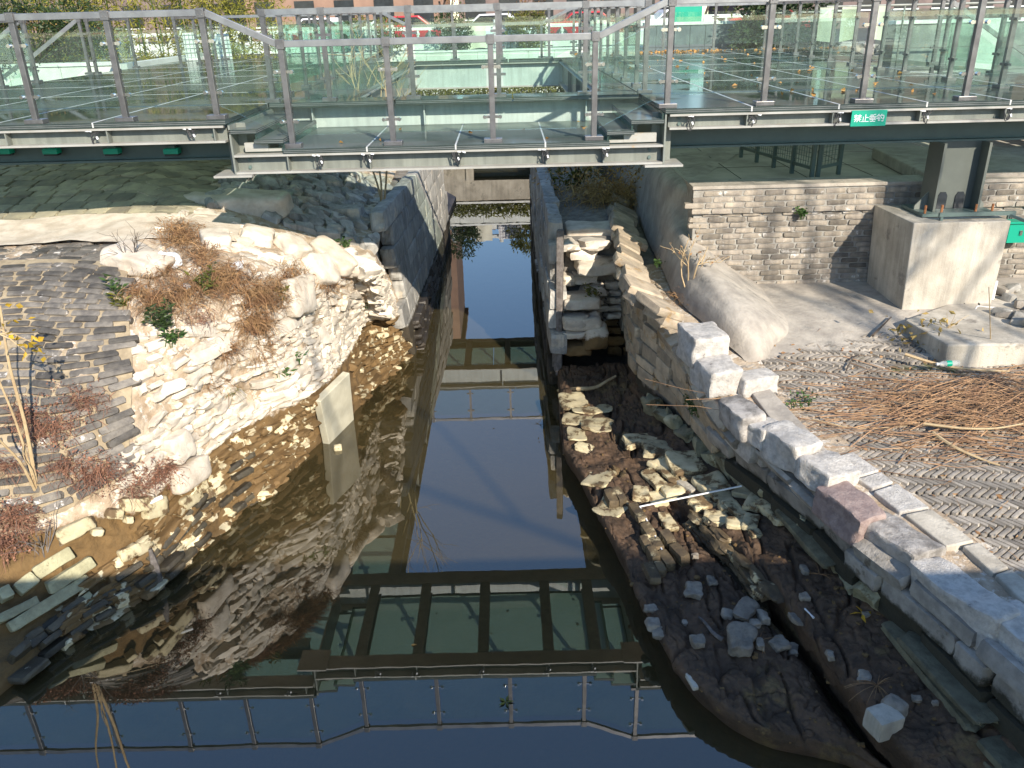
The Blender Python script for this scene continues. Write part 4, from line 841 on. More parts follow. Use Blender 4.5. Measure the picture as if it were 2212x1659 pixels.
def shrub(name, label, cat, c, rad, n, m, Lr=(.06, .12), Wr=(.03, .055), group=None, seed=0, holes=.15, trunk=True, clumps=40):
    t = thing(name, label, cat, (0, 0, 0), group); c = np.array(c, float); rad = np.array(rad, float)
    k = clumps; cc = norm(rng.normal(size=(k, 3)))*rng.uniform(.35, 1.0, (k, 1))**.5*rad*np.array([1, 1, 1])+c
    ci = rng.integers(0, k, n); cs = rad.mean()*.28
    P = cc[ci]+rng.normal(size=(n, 3))*cs*np.array([1, 1, .8])*.55; D = norm(P-cc[ci])+rdir(n)*.6+np.array([0, -.15, .15])
    leaves(MBs := MB(), P, D, Lr, Wr); MBs.build('crown', m, t)
    if trunk:
        mb = MB()
        for j in range(6): q = cc[j % k]; mb.tube([c+np.array([U(-.1, .1), U(-.1, .1), -rad[2]]), c*.6+q*.4-np.array([0, 0, rad[2]*.4]), q], [.03, .02, .008], 5)
        mb.build('trunk', m_barkd, t)
    return t

# ================================================================== BACKGROUND
mb = MB(); x0, x1 = -19., -6.9
nS = 4300; cx = rng.uniform(x0, x1, nS); cz = 2.3+5.4*rng.uniform(0, 1, nS); cyy = 27.3+rng.uniform(0, 2.4, nS)+.5*np.sin(cx*1.7)+(cz-3)*-.10
k = 9; C3 = np.stack([cx, cyy, cz], 1); D0 = norm(np.stack([rng.normal(size=nS)*.8, -rng.uniform(.1, 1, nS), -rng.uniform(-.3, .9, nS)], 1))
P = np.repeat(C3, k, 0)+rng.normal(size=(nS*k, 3))*np.array([.13, .10, .12]); D = np.repeat(D0, k, 0)+rng.normal(size=(nS*k, 3))*.55
leaves(mb, P, D, (.13, .30), (.022, .045)); hedge = mb.build('bamboo_hedge', m_bamboo)
mb = MB()
for i in range(70):
    x = U(x0, x1); y = U(27.8, 29.6); mb.tube([(x, y, 1.8), (x+U(-.2, .2), y, 5), (x+U(-.5, .5), y-.4, 7.6)], [.02, .016, .006], 5)
o = mb.build('canes', m_weed); o.parent = hedge; tag(hedge, 'tall yellow green bamboo hedge behind the left side of the bridge', 'hedge', kind='stuff')
# ground and wall behind the left deck
def tiled(name, label, x0, x1, y, z0, z1, tw, th, m, cat='wall', th_=.3):
    t = thing(name, label, cat, (x0, y, z0)); mb = MB(); mb.bb(0, x1-x0, .02, th_, 0, z1-z0-.08); mb.build('core', m_walljoint, t); mb = MB(); nx = max(1, round((x1-x0)/tw)); nz = max(1, round((z1-z0-.08)/th)); a, b = (x1-x0)/nx, (z1-z0-.08)/nz
    for i in range(nx):
        for j in range(nz): mb.bb(i*a+.006, (i+1)*a-.006, U(-.004, .004), .018, j*b+.006, (j+1)*b-.006)
    mb.build('facing', m, t); mb = MB(); mb.bb(-.03, x1-x0+.03, -.04, th_+.04, z1-z0-.078, z1-z0); mb.build('coping', m_marble, t); return t
tiled('tiled_wall', 'white stone tile wall below the shrub at the left behind the stairs', -15, -9.35, 21.2, .5, 4.25, .62, .5, m_tile)
mb = MB(); mb.bb(-9.3, -9.0, 21.2, 27, .5, 4.2); tag(mb.build('wall_pier', m_tile), 'white end pier of the tile wall beside the bamboo', 'pier')
shrub('evergreen_shrub', 'dark evergreen shrub spilling over the white tile wall', 'shrub', (-11.5, 21.9, 4.85), (1.9, .9, .95), 5200, m_leaf, (.09, .17), (.035, .06), clumps=70)
shrub('evergreen_shrub', 'darker shrub cut by the left edge behind the railing', 'shrub', (-14.4, 21.3, 4.2), (1.1, .8, 1.0), 2200, m_leaf, (.09, .17), (.035, .06), clumps=40)
mb = MB(); n = 260; P = np.stack([rng.uniform(-15.5, -11.2, n), rng.uniform(22.3, 23, n), rng.uniform(4.9, 5.2, n)], 1); blades(mb, P, rdir(n, .6, 1)+np.array([.15, -.15, 0]), (.5, 1.0), .022, .55, 5)
tag(mb.build('plume_grass', m_straw2), 'dry golden plume grass arching above the evergreen shrub', 'grass', kind='stuff')
def hung(name, label, x0, x1, y, z0, z1, m, chk=None, cat='sheet', grp=None):
    nx, nz = 16, 8; g = np.zeros((nx, nz, 3)); X = np.linspace(x0, x1, nx)[:, None]; Z = np.linspace(z0, z1, nz)[None]; g[..., 0] = X; g[..., 2] = Z+.03*np.sin(X*5)*(1-(Z-z0)/(z1-z0)); g[..., 1] = y+.03*np.sin(X*9+Z*2)
    b = g.copy(); b[..., 1] += .012; mb = MB(); mb.grid(g); mb.grid(b, flip=True); o = mb.build(name, m, smooth=True)
    if chk:
        nxx = max(3, round((x1-x0)/.13)); mb = MB()
        for i in range(nxx): xx = x0+(x1-x0)*(i+.5)/nxx; zz = np.linspace(z0+.02, z1-.01, 7); mb.tube([(xx, y-.012+.03*math.sin(xx*9+q*2), q) for q in zz], .011, 4)
        for j in range(7): zz = z0+(z1-z0)*(j+.5)/7; xs = np.linspace(x0, x1, 20); mb.tube([(q, y-.014+.03*math.sin(q*9+zz*2), zz) for q in xs], .009, 4)
        c = mb.build('check_pattern', chk, o)
    return tag(o, label, cat, grp)
m_lilac = mat('lilac stripe', (.42, .36, .44), (.36, .32, .38), .9, 3, 0); m_wsheet = mat('white sheet', (.78, .77, .77), (.70, .69, .70), .9, 3, .05); m_gchk = mat('grey stripe', (.36, .38, .38), (.30, .32, .32), .9, 3, 0)
hung('hanging_sheet', 'white checked sheet hung by the bamboo on the far left railing', at(397, 90, Y=24.75)[0], at(421, 90, Y=24.75)[0], 24.75, 4.0, 4.8, m_wsheet, m_gchk, grp=None)
hung('hanging_sheet', 'second white checked sheet hung left of the sloping handrail', at(466, 90, Y=25)[0], at(496, 90, Y=25)[0], 25.0, 4.0, 4.75, m_wsheet, m_gchk)
# canal end: wall with a culvert, planting, tiled wall, balustrade with washing
t = thing('end_wall', 'pale stone wall with a dark culvert opening closing the far end of the water', 'wall', (0, 33, 0))
mb = MB(); mb.bb(-9, -1.3, 0, .5, -.6, 1.72); mb.bb(1.7, 12, 0, .5, -.6, 1.72); mb.bb(-1.3, 1.7, 0, .5, .9, 1.72); mb.build('wall', m_conc, t); mb = MB(); mb.bb(-1.6, -1.3, -.1, -.003, .2, .92); mb.bb(1.7, 2.0, -.1, -.003, .2, .92); mb.build('corbel', m_conc, t)
mb = MB(); mb.bb(-9, 12, -.06, .6, 1.723, 1.80); mb.build('coping', m_marble, t); mb = MB(); mb.bb(-1.3, 1.7, .45, .55, -.6, .9); mb.build('culvert_dark_sheet', m_dark, t)  # dark sheet stands in for the unlit depth of the culvert
n = 15000; P = np.stack([rng.uniform(-6, 9, n), rng.uniform(33.6, 35, n), rng.uniform(1.75, 2.5, n)], 1); tag(leaves(MB(), P, rdir(n, -.2, 1), (.10, .2), (.04, .07)).build('low_hedge', m_leafy), 'low clipped hedge in the planting bed above the far wall', 'hedge', kind='stuff')
mb = MB(); mb.bb(-14, 20, 33.6, 35.6, .5, 1.75); struct(mb.build('planting_bed', m_psoil)); mb = MB(); mb.bb(-40, 60, 37.9, 80, 1, 3.68); struct(mb.build('road', m_asph))
tiled('tiled_wall', 'long pale tiled wall across the view under the marble balustrade', -6.5, 8.6, 37.4, .8, 3.72, 1.1, .55, m_tile)
def balustrade(x0, x1, y, z0, label):
    t = thing('balustrade', label, 'balustrade', (x0, y, z0)); Lb = x1-x0; n = int(Lb/2.1)
    for i in range(n+1):
        mb = MB(); x = Lb*i/n; mb.bb(x-.11, x+.11, -.11, .11, 0, 1.02); mb.disc((x, 0, 1.09), (0, 0, 1), .10, .13, 10); mb.build('post', m_marble, t)
    for i in range(n):
        mb = MB(); a, b = Lb*i/n+.111, Lb*(i+1)/n-.111; mb.bb(a, b, -.05, .05, .02, .52); mb.bb(a, b, -.06, .06, .80, .94)
        for q in (.25, .5, .75): mb.disc((a+(b-a)*q, 0, .66), (0, 0, 1), .055, .28, 8); mb.disc((a+(b-a)*q, 0, .66), (0, 0, 1), .085, .09, 8)
        mb.build('panel', m_marble, t)
    return t
balustrade(-16, 6.4, 38.7, 3.70, 'long white marble balustrade across the far side of the place')
hung('hanging_sheet', 'plain cream sheet hung over the marble balustrade', -1.55, -.75, 38.5, 3.72, 4.74, m_cloth)
hung('hanging_sheet', 'lilac and white checked sheet hung over the marble balustrade', -.45, .62, 38.5, 3.68, 4.66, m_wsheet, m_lilac)
for i, (x, w) in enumerate(((-5.2, 1.0), (-2.1, .8), (1.0, .9))): shrub('clipped_shrub', ('leftmost clipped round shrub in front of the marble balustrade', 'middle clipped shrub left of the cream sheet by the balustrade', 'clipped shrub right of the checked sheet by the balustrade')[i], 'shrub', (x, 37.9 if i else 36.9, 4.45), (w, .6, .85), 2400, (m_leafy, m_leaf)[i % 2], (.08, .16), (.04, .07), 'clipped shrubs by the balustrade', clumps=40)
def car(x, y, z, m, label, rz=0):
    t = thing('parked_car', label, 'car', (x, y, z), 'cars parked beyond the balustrade', rz)
    prof = [(-2.1, .35), (-2.1, .75), (-1.9, .88), (-1.25, .95), (-.75, 1.38), (.7, 1.40), (1.25, .98), (1.95, .85), (2.12, .62), (2.12, .35)]
    mb = MB(); mb.prism([(a, -.82, b) for a, b in prof], (0, 1.64, 0)); mb.build('body', m, t, bevel=.05)
    mb = MB(); mb.prism([(-1.12, -.826, .97), (-.7, -.826, 1.31), (.64, -.826, 1.32), (1.08, -.826, .98)], (0, 1.652, 0)); mb.build('window', m_dark, t)
    for a in (-1.3, 1.3):
        for b in (-.76, .76): mb = MB(); mb.disc((a, b, .32), (0, 1, 0), .32, .2, 16); w = mb.build('wheel', m_black, t); mb = MB(); mb.disc((a, b*1.14, .32), (0, 1, 0), .19, .02, 12); mb.build('rim', m_chrome, w)
    return t
for x, m, lab in ((-9.5, m_wcar, 'white car parked far behind the bamboo end'), (-5.1, m_red, 'red car parked behind the balustrade left of the middle'), (-.4, m_wcar, 'white car parked straight behind the cream sheet'), (4.3, m_red, 'red car parked behind the right end of the balustrade'), (9.0, m_wcar, 'white car parked right of the green cabinet'), (13.6, m_red, 'red car parked far right behind the shrub')): car(x, 47+U(-.5, .5), 3.69, m, lab, U(-.1, .1))
def facade(name, label, x0, x1, y, z0, z1, m, dx, dz, ww, wh, depth=8):
    t = thing(name, label, 'building', (x0, y, z0)); mb = MB(); mb.bb(0, x1-x0, 0, depth, 0, z1-z0); mb.build('wall', m, t); mb = MB(); mb.bb(-.3, x1-x0+.3, -.3, depth+.3, z1-z0+.002, z1-z0+.4); mb.build('roof', m_grbld, t)
    nx, nz = max(1, int((x1-x0)/dx)), max(1, int((z1-z0)/dz)); c = 0
    for j in range(nz):
        for i in range(nx):
            if c >= 90: break
            c += 1; xx = (i+.5)*(x1-x0)/nx; zz = j*dz+dz*.35; mb = MB(); mb.bb(xx-ww/2, xx+ww/2, -.03, -.002, zz, zz+wh); w = mb.build('window', m_dark, t); mb = MB(); mb.bb(xx-ww/2-.06, xx+ww/2+.06, -.09, -.034, zz-.1, zz-.003); mb.build('sill', m_marble, w)
    return t
facade('apartment_block', 'tall orange brick apartment block mirrored in the canal', -17, -3.9, 60, 3.6, 18.2, m_brbld, 2.6, 2.9, 1.3, 1.5)
facade('shop_row', 'low brown shop front with dark windows beyond the cars', -3.2, 14, 66, 3.6, 10.4, m_grbld, 2.2, 3.2, 1.5, 1.9)
facade('shop_row', 'brown shop front at the right beyond the stone wall', 15, 44, 58, 3.6, 19, m_grbld, 2.4, 3.4, 1.5, 2.0)
facade('house', 'brown house far away behind the bamboo', -60, -18, 70, 3.6, 17, m_grbld, 3, 3, 1.4, 1.6)
for i, x in enumerate((-3.5, 2.4, 6.5, 11.5)):
    t = thing('street_tree', ('bare reddish street tree left of the middle', 'bare street tree behind the middle railing', 'bare street tree right of the middle', 'bare street tree behind the ivy')[i], 'tree', (0, 0, 0), 'bare street trees by the road')
    mb = MB(); tips = []; branches(mb, (x, 52, 3.6), (0, 0, 1), 2.2, .10, 3, .6, 4, tips); mb.build('trunk', m_barkd, t); T = np.array(tips); T = np.repeat(T, 6, 0)+rng.normal(size=(len(T)*6, 3))*.25; leaves(MBt := MB(), T, rdir(len(T)), (.10, .2), (.06, .10)); MBt.build('crown', mat('russet leaves', (.24, .11, .05), (.16, .09, .03), .7, 3, 0, island=.4), t)
# right background
tiled('clad_wall', 'blue grey slate clad wall right behind the sloping handrail', 4.9, 7.1, 25.6, 2.9, 4.75, .42, .62, m_dgrey); tiled('clad_wall', 'narrow blue grey slate clad wall beside the white kerb', 4.1, 4.75, 25.9, 2.9, 4.75, .42, .62, m_dgrey)
mb = MB(); mb.bb(6.4, 7.5, 34, 34.6, 3.2, 5.55); o = mb.build('cabinet', m_green); mb = MB(); mb.bb(6.35, 7.55, 33.95, 34.65, 5.553, 5.63); l = mb.build('lid', m_green); l.parent = o; tag(o, 'green metal cabinet standing behind the slate clad wall', 'cabinet')
balustrade(7.6, 11.5, 38.6, 3.9, 'short white balustrade right of the green cabinet')
shrub('ivy_shrub', 'large ivy covered shrub behind the right deck', 'shrub', (7.75, 24.6, 4.3), (1.15, .9, 1.35), 6500, m_leaf, (.10, .2), (.05, .09), clumps=80); shrub('sunlit_shrub', 'yellow green shrub top rising above the ivy', 'shrub', (7.6, 25.8, 5.35), (1.2, .6, .5), 1800, m_leafy, (.12, .22), (.05, .09), clumps=30)
mb = MB(); lay(mb, Loft([[(8.2, 24.9, 3.1), (8.2, 24.9, 4.1)], [(10.4, 23.4, 3.1), (10.4, 23.4, 4.1)]]), 0, 1, 0, 1, (.3, .6), (.2, .3), .4, RU, .02, .1, .15, .1, .2); tag(mb.build('rockery', m_ashlar, smooth=True), 'rough grey rockery stones to the right of the ivy', 'rockery')
tiled('retaining_wall', 'streaked grey green retaining wall behind the right railings', 9.3, 24, 21.2, 2.0, 4.72, 1.3, .55, m_teal, th_=.5)
mb = MB(); mb.bb(11.2, 11.75, 21.02, 21.15, 2.2, 4.7); tag(mb.build('pale_pilaster', m_tile), 'pale stone pilaster on the streaked retaining wall', 'pilaster')
for i, (xa, xb) in enumerate(((7.35, 8.0), (8.12, 8.62), (9.0, 9.5))):
    p = at((1771, 1819, 1887)[i], 30, Y=19.5)[0]; q = at((1808, 1850, 1918)[i], 30, Y=19.5)[0]; hung('hanging_mat', ('wide pale green mat hung over the far right rail', 'middle pale green mat hung over the far right rail', 'right hand pale green mat half hidden behind a near post')[i], p, q, 19.5, 4.38, 5.05, m_clothg, None, 'mat')
mb = MB(); mb.tube([(7, 19.55, 5.06), (11, 19.55, 5.06)], .025, 8)
for x in (7.05, 8.7, 10.9): mb.tube([(x, 19.55, 2.96), (x, 19.55, 5.05)], .022, 8)
tag(mb.build('drying_rail', m_steel), 'thin rail on posts carrying the pale green mats', 'rail')
# mesh fence under the bridge on the upper paving
def fence(a, b, n, label):
    t = thing('mesh_fence', label, 'fence'); a = np.array(a); b = np.array(b)
    for i in range(n+1):
        p = a+(b-a)*i/n; mb = MB(); mb.bar(p, p+[0, 0, .95], .05, .05, up=(0, 1, 0)); mb.build('post', m_steeld, t)
    for q in (.15, .9): MB().bar(a+[0, 0, q], b+[0, 0, q], .03, .04).build('frame_rail', m_steeld, t)
    mb = MB(); L = np.linalg.norm(b-a); k = int(L/.06)
    for i in range(1, k): p = a+(b-a)*i/k; mb.bar(p+[0, 0, .17], p+[0, 0, .88], .006, .006, up=(0, 1, 0))
    for j in range(1, 12): mb.bar(a+[0, 0, .16+.062*j], b+[0, 0, .16+.062*j], .005, .005)
    mb.build('mesh', m_steeld, t); return t
f0 = at(1600, 340, 2.95); f1 = at(1752, 388, 2.95); fence(f0, f1, 4, 'dark steel mesh fence running under the right deck'); fence(f1+[.1, .05, 0], at(1775, 388, 2.95)+[.35, .35, 0], 1, 'short return of the dark mesh fence beside the column foot')

# ================================================================== LOOSE THINGS, PLANTS, LITTER
BG = LB.dense(220, 220, .0, 9, 1.0, 6.4); BGf = BG.reshape(-1, 3); _v = BGf-EYE; _k = _v@_F
BPX = np.stack([CXU+FU*(_v@_RC)/_k, CYU-FU*(_v@_UC)/_k], 1); BN = (gnormal(BG)*-1).reshape(-1, 3); BN[BN[:, 2] < 0] *= -1
def onbank(x, y): i = np.argmin(((BPX-(x, y))**2).sum(1)); return BGf[i].copy(), BN[i].copy()
def bankrock(name, m, x, y, wu, hu, th, rot, lab, cat, grp=None, seed=0, lift=.3, rough=.05, rnd=7, n=10):
    """a stone lying on the bank, size in survey pixels, turned rot degrees in the slope"""
    p, nn = onbank(x, y); d = np.linalg.norm(p-EYE)/FU; vd = norm(p-EYE)
    tx = norm(_RC-nn*(_RC@nn)); ty = np.cross(nn, tx); a = R(rot); pa, pb = onbank(x-wu*.5*math.cos(a), y+wu*.5*math.sin(a))[0], onbank(x+wu*.5*math.cos(a), y-wu*.5*math.sin(a))[0]; e1 = norm((pb-pa)-nn*((pb-pa)@nn)); e2 = np.cross(nn, e1); wu = np.clip(np.linalg.norm(pb-pa)/d, wu*.7, wu*1.7)
    V, Fs = unit(n, rnd, 0, 0); k = max(.45, abs(vd@nn)); dd = np.array([wu*d, hu*d/k, th]); V = V*dd; mx = max(dd)
    V = V+np.stack([fbm(V+seed*3.7, 2.4/mx, 4, seed+j) for j in range(3)], 1)*rough*mx*np.array([1, .7, .35])
    mb = MB(); mb.add(V[:, :1]*e1+V[:, 1:2]*e2+V[:, 2:3]*nn, Fs); o = mb.build(name, m, smooth=True); o.location = p+nn*th*lift
    return tag(o, lab, cat, grp)
BS = [
 (114, 1214, 92, 34, .12, 32, 'broad lichen slab lying highest in the shaded lower left corner'), (147, 1239, 112, 30, .12, 31, 'long lichen slab right below the highest one in the shaded corner'),
 (105, 1305, 205, 27, .12, 31, 'longest narrow lichen slab sloping across the shaded lower left corner'), (50, 1266, 52, 34, .14, 32, 'short thick lichen slab left of the two long ones'),
 (12, 1289, 28, 30, .14, 30, 'small rounded lichen stone cut by the left edge'), (39, 1319, 92, 21, .1, 30, 'thin lichen slab running out at the left edge'), (177, 1305, 46, 24, .08, 40, 'small lichen slab nearest the water in the shaded corner')]
for i, (x, y, w, h, th, r, lab) in enumerate(BS): bankrock('lichen_slab', m_slabgreen, x, y, w, h*.72, th*.8, r, lab, 'slab', 'lichen slabs in the shaded corner', 200+i, .55, .03, 14, 14)
bankrock('white_boulder', m_ledge, 399, 1025, 88, 34, .16, 32, 'big smooth white boulder overhanging the muddy waterline', 'boulder', None, 220, .5, .06, 5)
bankrock('pale_plank_stone', m_slab, 163, 1140, 96, 26, .10, 25, 'curved pale flat stone lying in the sunlit mud at the left', 'stone', None, 221, .5, .07, 6)
for i, (x, y, w, h, r, lab) in enumerate([(292, 1088, 62, 22, 8, 'pale stone bar above the brown mud near the white tube'), (325, 1098, 50, 26, 20, 'white faceted stone under the white tube'), (242, 1108, 40, 18, -6, 'flat pale stone left of the stone bar'), (420, 1050, 30, 16, 30, 'speckled brick stump beside the white boulder'), (455, 1062, 42, 16, 32, 'long speckled brick stump nearest the water'), (405, 1080, 44, 18, 30, 'dark speckled brick stump low by the waterline'), (300, 1180, 40, 18, 33, 'speckled block end in the shade by the stakes'), (272, 1192, 44, 22, 33, 'broad speckled block end left of the stakes'), (205, 1145, 14, 20, 70, 'small white stone standing in brown mud'), (270, 1120, 16, 12, 0, 'little grey stone between mud and tube')]):
    bankrock('shore_stone', m_slab, x, y, w, h, .10, r, lab, 'stone', 'loose stones along the left waterline', 230+i, .5, .07, 7)
for i, (x, y, w, h, r, lab) in enumerate([(640, 640, 66, 40, 18, 'large white faceted stone high in the rubble'), (690, 585, 46, 34, 5, 'blocky grey white stone below the lock wall corner'), (720, 560, 40, 50, 20, 'tall pale stone leaning at the lock wall corner'), (375, 965, 60, 40, 38, 'wide smooth white stone low in the rubble'), (300, 570, 70, 60, 20, 'flat pink beige slab at the head of the rubble'), (470, 530, 60, 34, 0, 'rounded white stone on the ledge edge'), (560, 520, 70, 30, -12, 'long bleached stone on the ledge edge'), (630, 540, 50, 26, -10, 'short bleached stone stepping down from the ledge')]):
    bankrock('rubble_stone', m_pale if r != 20 else m_ledge, x, y, w, h, .2, r, lab, 'stone', 'big single stones in the rubble', 250+i, .25, .09, 6)
p = at(480, 432, 2.85); tag(rock('concrete_lump', m_ledge, p+np.array([.05, .1, -.12]), (1.7, .8, .42), R(4), 260, 14, 6, .05), 'broken pale concrete block on the ledge at the shade line under the bridge', 'concrete block')
# leaning concrete panel at the corner of the footing
q = [at(668, 862, .77), at(733, 800, .81), at(745, 915, -.1), at(692, 968, -.1)]; nn = norm(np.cross(q[1]-q[0], q[3]-q[0])); nn = nn if nn[1] < 0 else -nn
mb = MB(); mb.prism([a+nn*.15 for a in q], -nn*.10); tag(mb.build('leaning_slab', mat('pale clean panel', (.62, .58, .45), (.52, .48, .36), .85, 4, .2, 50), bevel=.01), 'smooth pale concrete panel standing upright in the water at the bank corner', 'panel')
p = at(730, 968, .02); tag(rock('stone', m_slab, p, (.11, .09, .09), .3, 270), 'single pale stone poking out of the water by the concrete panel', 'stone')
for i, (a, b, lab) in enumerate((((343, 1252), (322, 1203), 'thicker pale wooden stake leaning in the shaded water'), ((368, 1217), (355, 1172), 'thinner pale wooden stake right of the other in the shaded water'))):
    p0 = at(*a, .10); p1 = p0+np.array([-.03, .03, .34-.05*i]); mb = MB(); mb.tube([p0-[0, 0, .2], p0*.5+p1*.5, p1], [.045, .04, .016], 7); tag(mb.build('wooden_stake', m_wood), lab, 'stake')
p, nn = onbank(310, 1086); mb = MB(); mb.tube([p+nn*.10+np.array([-.07, -.05, 0]), p+nn*.12+np.array([.06, .08, .02])], .022, 10); tag(mb.build('white_tube', m_white), 'short white plastic tube lying on a stone at the left bank', 'tube')
mb = MB(); lay(mb, LB, 1.1, 4.5, .75, 1.75, (.18, .32), (.075, .10), .22, BR, .015, .22, .08, .05, .45, 0, 1, .5)
tag(mb.build('stepped_bricks', mat('wet speckled brick', (.085, .07, .045), (.045, .037, .026), .6, 6, .5, 40, island=.35, c3=(.46, .44, .34), c3th=.66, c3scale=6)), 'dark wet stepped brick courses along the lower left waterline', 'brick steps')
# stones lying on the mud (pixel centre, width, height, thickness, turn)
MS = [
 (1239, 867, 52, 34, .09, 0, 0, 'squarish sunlit slab at the canal edge below the drift stick'), (1278, 884, 80, 20, .05, 6, 0, 'long ragged sunlit slab behind the squarish one'), (1245, 905, 60, 26, .05, -14, 0, 'ragged slab lying third along the canal edge'), (1290, 918, 62, 26, .06, -10, 0, 'broad ragged slab beside the third edge slab'), (1245, 938, 40, 26, .05, 0, 0, 'greyish broken slab at the canal edge'), (1262, 968, 36, 20, .05, -20, 0, 'narrow pale slab at the canal edge above the big strip'),
 (1293, 1034, 56, 34, .06, -30, 0, 'wide pale strip slab with a torn edge by the canal'), (1322, 1096, 60, 40, .06, -38, 0, 'speckled pale slab beside the corner of the white rod'),
 (1386, 953, 72, 28, .12, 6, 0, 'sunlit slab lying highest in the middle of the mud'), (1420, 973, 56, 30, .16, -4, 0, 'brightest squarish block in the middle of the mud'), (1482, 1000, 70, 40, .14, 6, 0, 'largest sunlit slab in the middle of the mud'), (1446, 1018, 50, 50, .12, 30, 0, 'five sided sunlit slab below the brightest block'), (1411, 1038, 28, 36, .14, 20, 0, 'upright crusty stone left of the five sided slab'), (1485, 1031, 34, 16, .08, 0, 0, 'small slab under the largest slab'), (1538, 1050, 62, 38, .20, 10, 0, 'chunky wedge block above the right end of the white rod'), (1456, 1062, 46, 22, .14, 8, 0, 'brown rounded stone just above the white rod'), (1384, 1068, 34, 24, .13, -8, 0, 'pale lump left of the brown rounded stone'), (1418, 1078, 34, 26, .12, 8, 0, 'yellowish lump right above the white rod'), (1556, 1069, 36, 20, .10, 4, 0, 'pale stone touching the right end of the white rod'), (1501, 1080, 26, 18, .10, -10, 0, 'white chip under the middle of the white rod'), (1483, 1052, 16, 24, .05, 30, 2, 'thin grey tile standing on edge among the stones'),
 (1518, 1090, 50, 22, .12, 15, 0, 'yellow crusted stone just below the white rod'), (1570, 1095, 30, 22, .14, 0, 0, 'pale cobble right of the crusted stone'), (1594, 1107, 28, 36, .15, 20, 0, 'tall pale cobble in the heap below the rod end'), (1620, 1130, 28, 26, .14, -20, 0, 'white angular block in the heap below the rod end'), (1663, 1108, 26, 44, .14, 15, 0, 'tall yellowish stone against the bank wall foot'), (1545, 1114, 44, 16, .10, -8, 0, 'flat bar stone high on the brick stub'), (1548, 1126, 38, 16, .10, -6, 0, 'flat bar stone low on the brick stub'), (1588, 1131, 34, 16, .1, -6, 0, 'pale brick end beside the flat bar stones'), (1632, 1154, 22, 12, .08, 12, 0, 'small white stone on the shade line of the stub'), (1443, 1128, 26, 30, .1, 10, 0, 'yellow mud streaked stone right of the white rod corner'), (1612, 1060, 40, 24, .12, -30, 0, 'pale stone under the wall foot above the heap'), (1630, 1085, 30, 30, .12, -30, 0, 'grey green stone under the wall foot beside the heap'),
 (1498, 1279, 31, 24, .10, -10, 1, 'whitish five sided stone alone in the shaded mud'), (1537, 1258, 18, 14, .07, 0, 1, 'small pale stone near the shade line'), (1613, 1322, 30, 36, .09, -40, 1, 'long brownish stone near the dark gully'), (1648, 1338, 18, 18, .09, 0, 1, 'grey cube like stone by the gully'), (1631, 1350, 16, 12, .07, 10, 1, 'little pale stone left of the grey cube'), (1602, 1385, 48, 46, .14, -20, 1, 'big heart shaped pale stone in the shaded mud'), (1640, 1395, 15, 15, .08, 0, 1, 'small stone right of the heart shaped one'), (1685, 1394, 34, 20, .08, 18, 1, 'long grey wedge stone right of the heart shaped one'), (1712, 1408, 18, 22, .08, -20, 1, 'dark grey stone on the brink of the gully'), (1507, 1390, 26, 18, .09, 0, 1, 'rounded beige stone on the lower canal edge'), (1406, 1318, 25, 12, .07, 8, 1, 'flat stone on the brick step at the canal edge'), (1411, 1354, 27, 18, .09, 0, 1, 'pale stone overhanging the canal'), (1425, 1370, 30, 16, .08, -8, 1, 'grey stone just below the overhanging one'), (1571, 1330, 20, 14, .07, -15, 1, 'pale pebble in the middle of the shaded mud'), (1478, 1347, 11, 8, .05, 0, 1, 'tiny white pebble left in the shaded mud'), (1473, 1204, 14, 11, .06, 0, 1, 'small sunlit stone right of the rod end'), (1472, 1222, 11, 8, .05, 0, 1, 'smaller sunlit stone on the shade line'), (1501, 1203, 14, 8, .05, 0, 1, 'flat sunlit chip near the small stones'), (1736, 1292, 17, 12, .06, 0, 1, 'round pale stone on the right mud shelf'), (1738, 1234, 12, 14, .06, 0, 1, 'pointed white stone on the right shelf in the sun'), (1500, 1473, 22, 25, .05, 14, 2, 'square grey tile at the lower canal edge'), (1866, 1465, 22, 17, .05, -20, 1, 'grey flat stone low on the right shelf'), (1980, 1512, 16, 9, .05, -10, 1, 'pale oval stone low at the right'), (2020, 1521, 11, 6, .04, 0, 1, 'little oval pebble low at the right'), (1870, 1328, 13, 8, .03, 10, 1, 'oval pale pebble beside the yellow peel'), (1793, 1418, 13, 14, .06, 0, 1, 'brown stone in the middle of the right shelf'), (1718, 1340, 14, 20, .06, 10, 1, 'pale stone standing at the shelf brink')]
for i, (x, y, w, h, th, r, mi, lab) in enumerate(MS):
    p = onmud(x, y); d = np.linalg.norm(p-EYE)/FU; k = max(.5, abs(norm(p-EYE)[2]))
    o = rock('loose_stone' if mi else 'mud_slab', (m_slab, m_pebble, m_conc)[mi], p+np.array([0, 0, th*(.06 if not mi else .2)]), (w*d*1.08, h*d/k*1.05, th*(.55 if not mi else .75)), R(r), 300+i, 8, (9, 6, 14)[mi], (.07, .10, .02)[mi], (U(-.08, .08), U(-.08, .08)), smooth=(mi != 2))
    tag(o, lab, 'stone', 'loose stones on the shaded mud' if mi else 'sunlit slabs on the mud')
p = onmud(1905, 1575); t = rock('cut_block', m_conc, p+np.array([0, 0, .07]), (.20, .17, .17), R(18), 400, 8, 18, .015); rock('mortar_lump', m_pebble, (.13, .05, .01), (.16, .15, .19), .4, 401, 8, 4, .1, parent=t); tag(t, 'cut grey block with a lump of mortar stuck to it in the lower right mud', 'block')
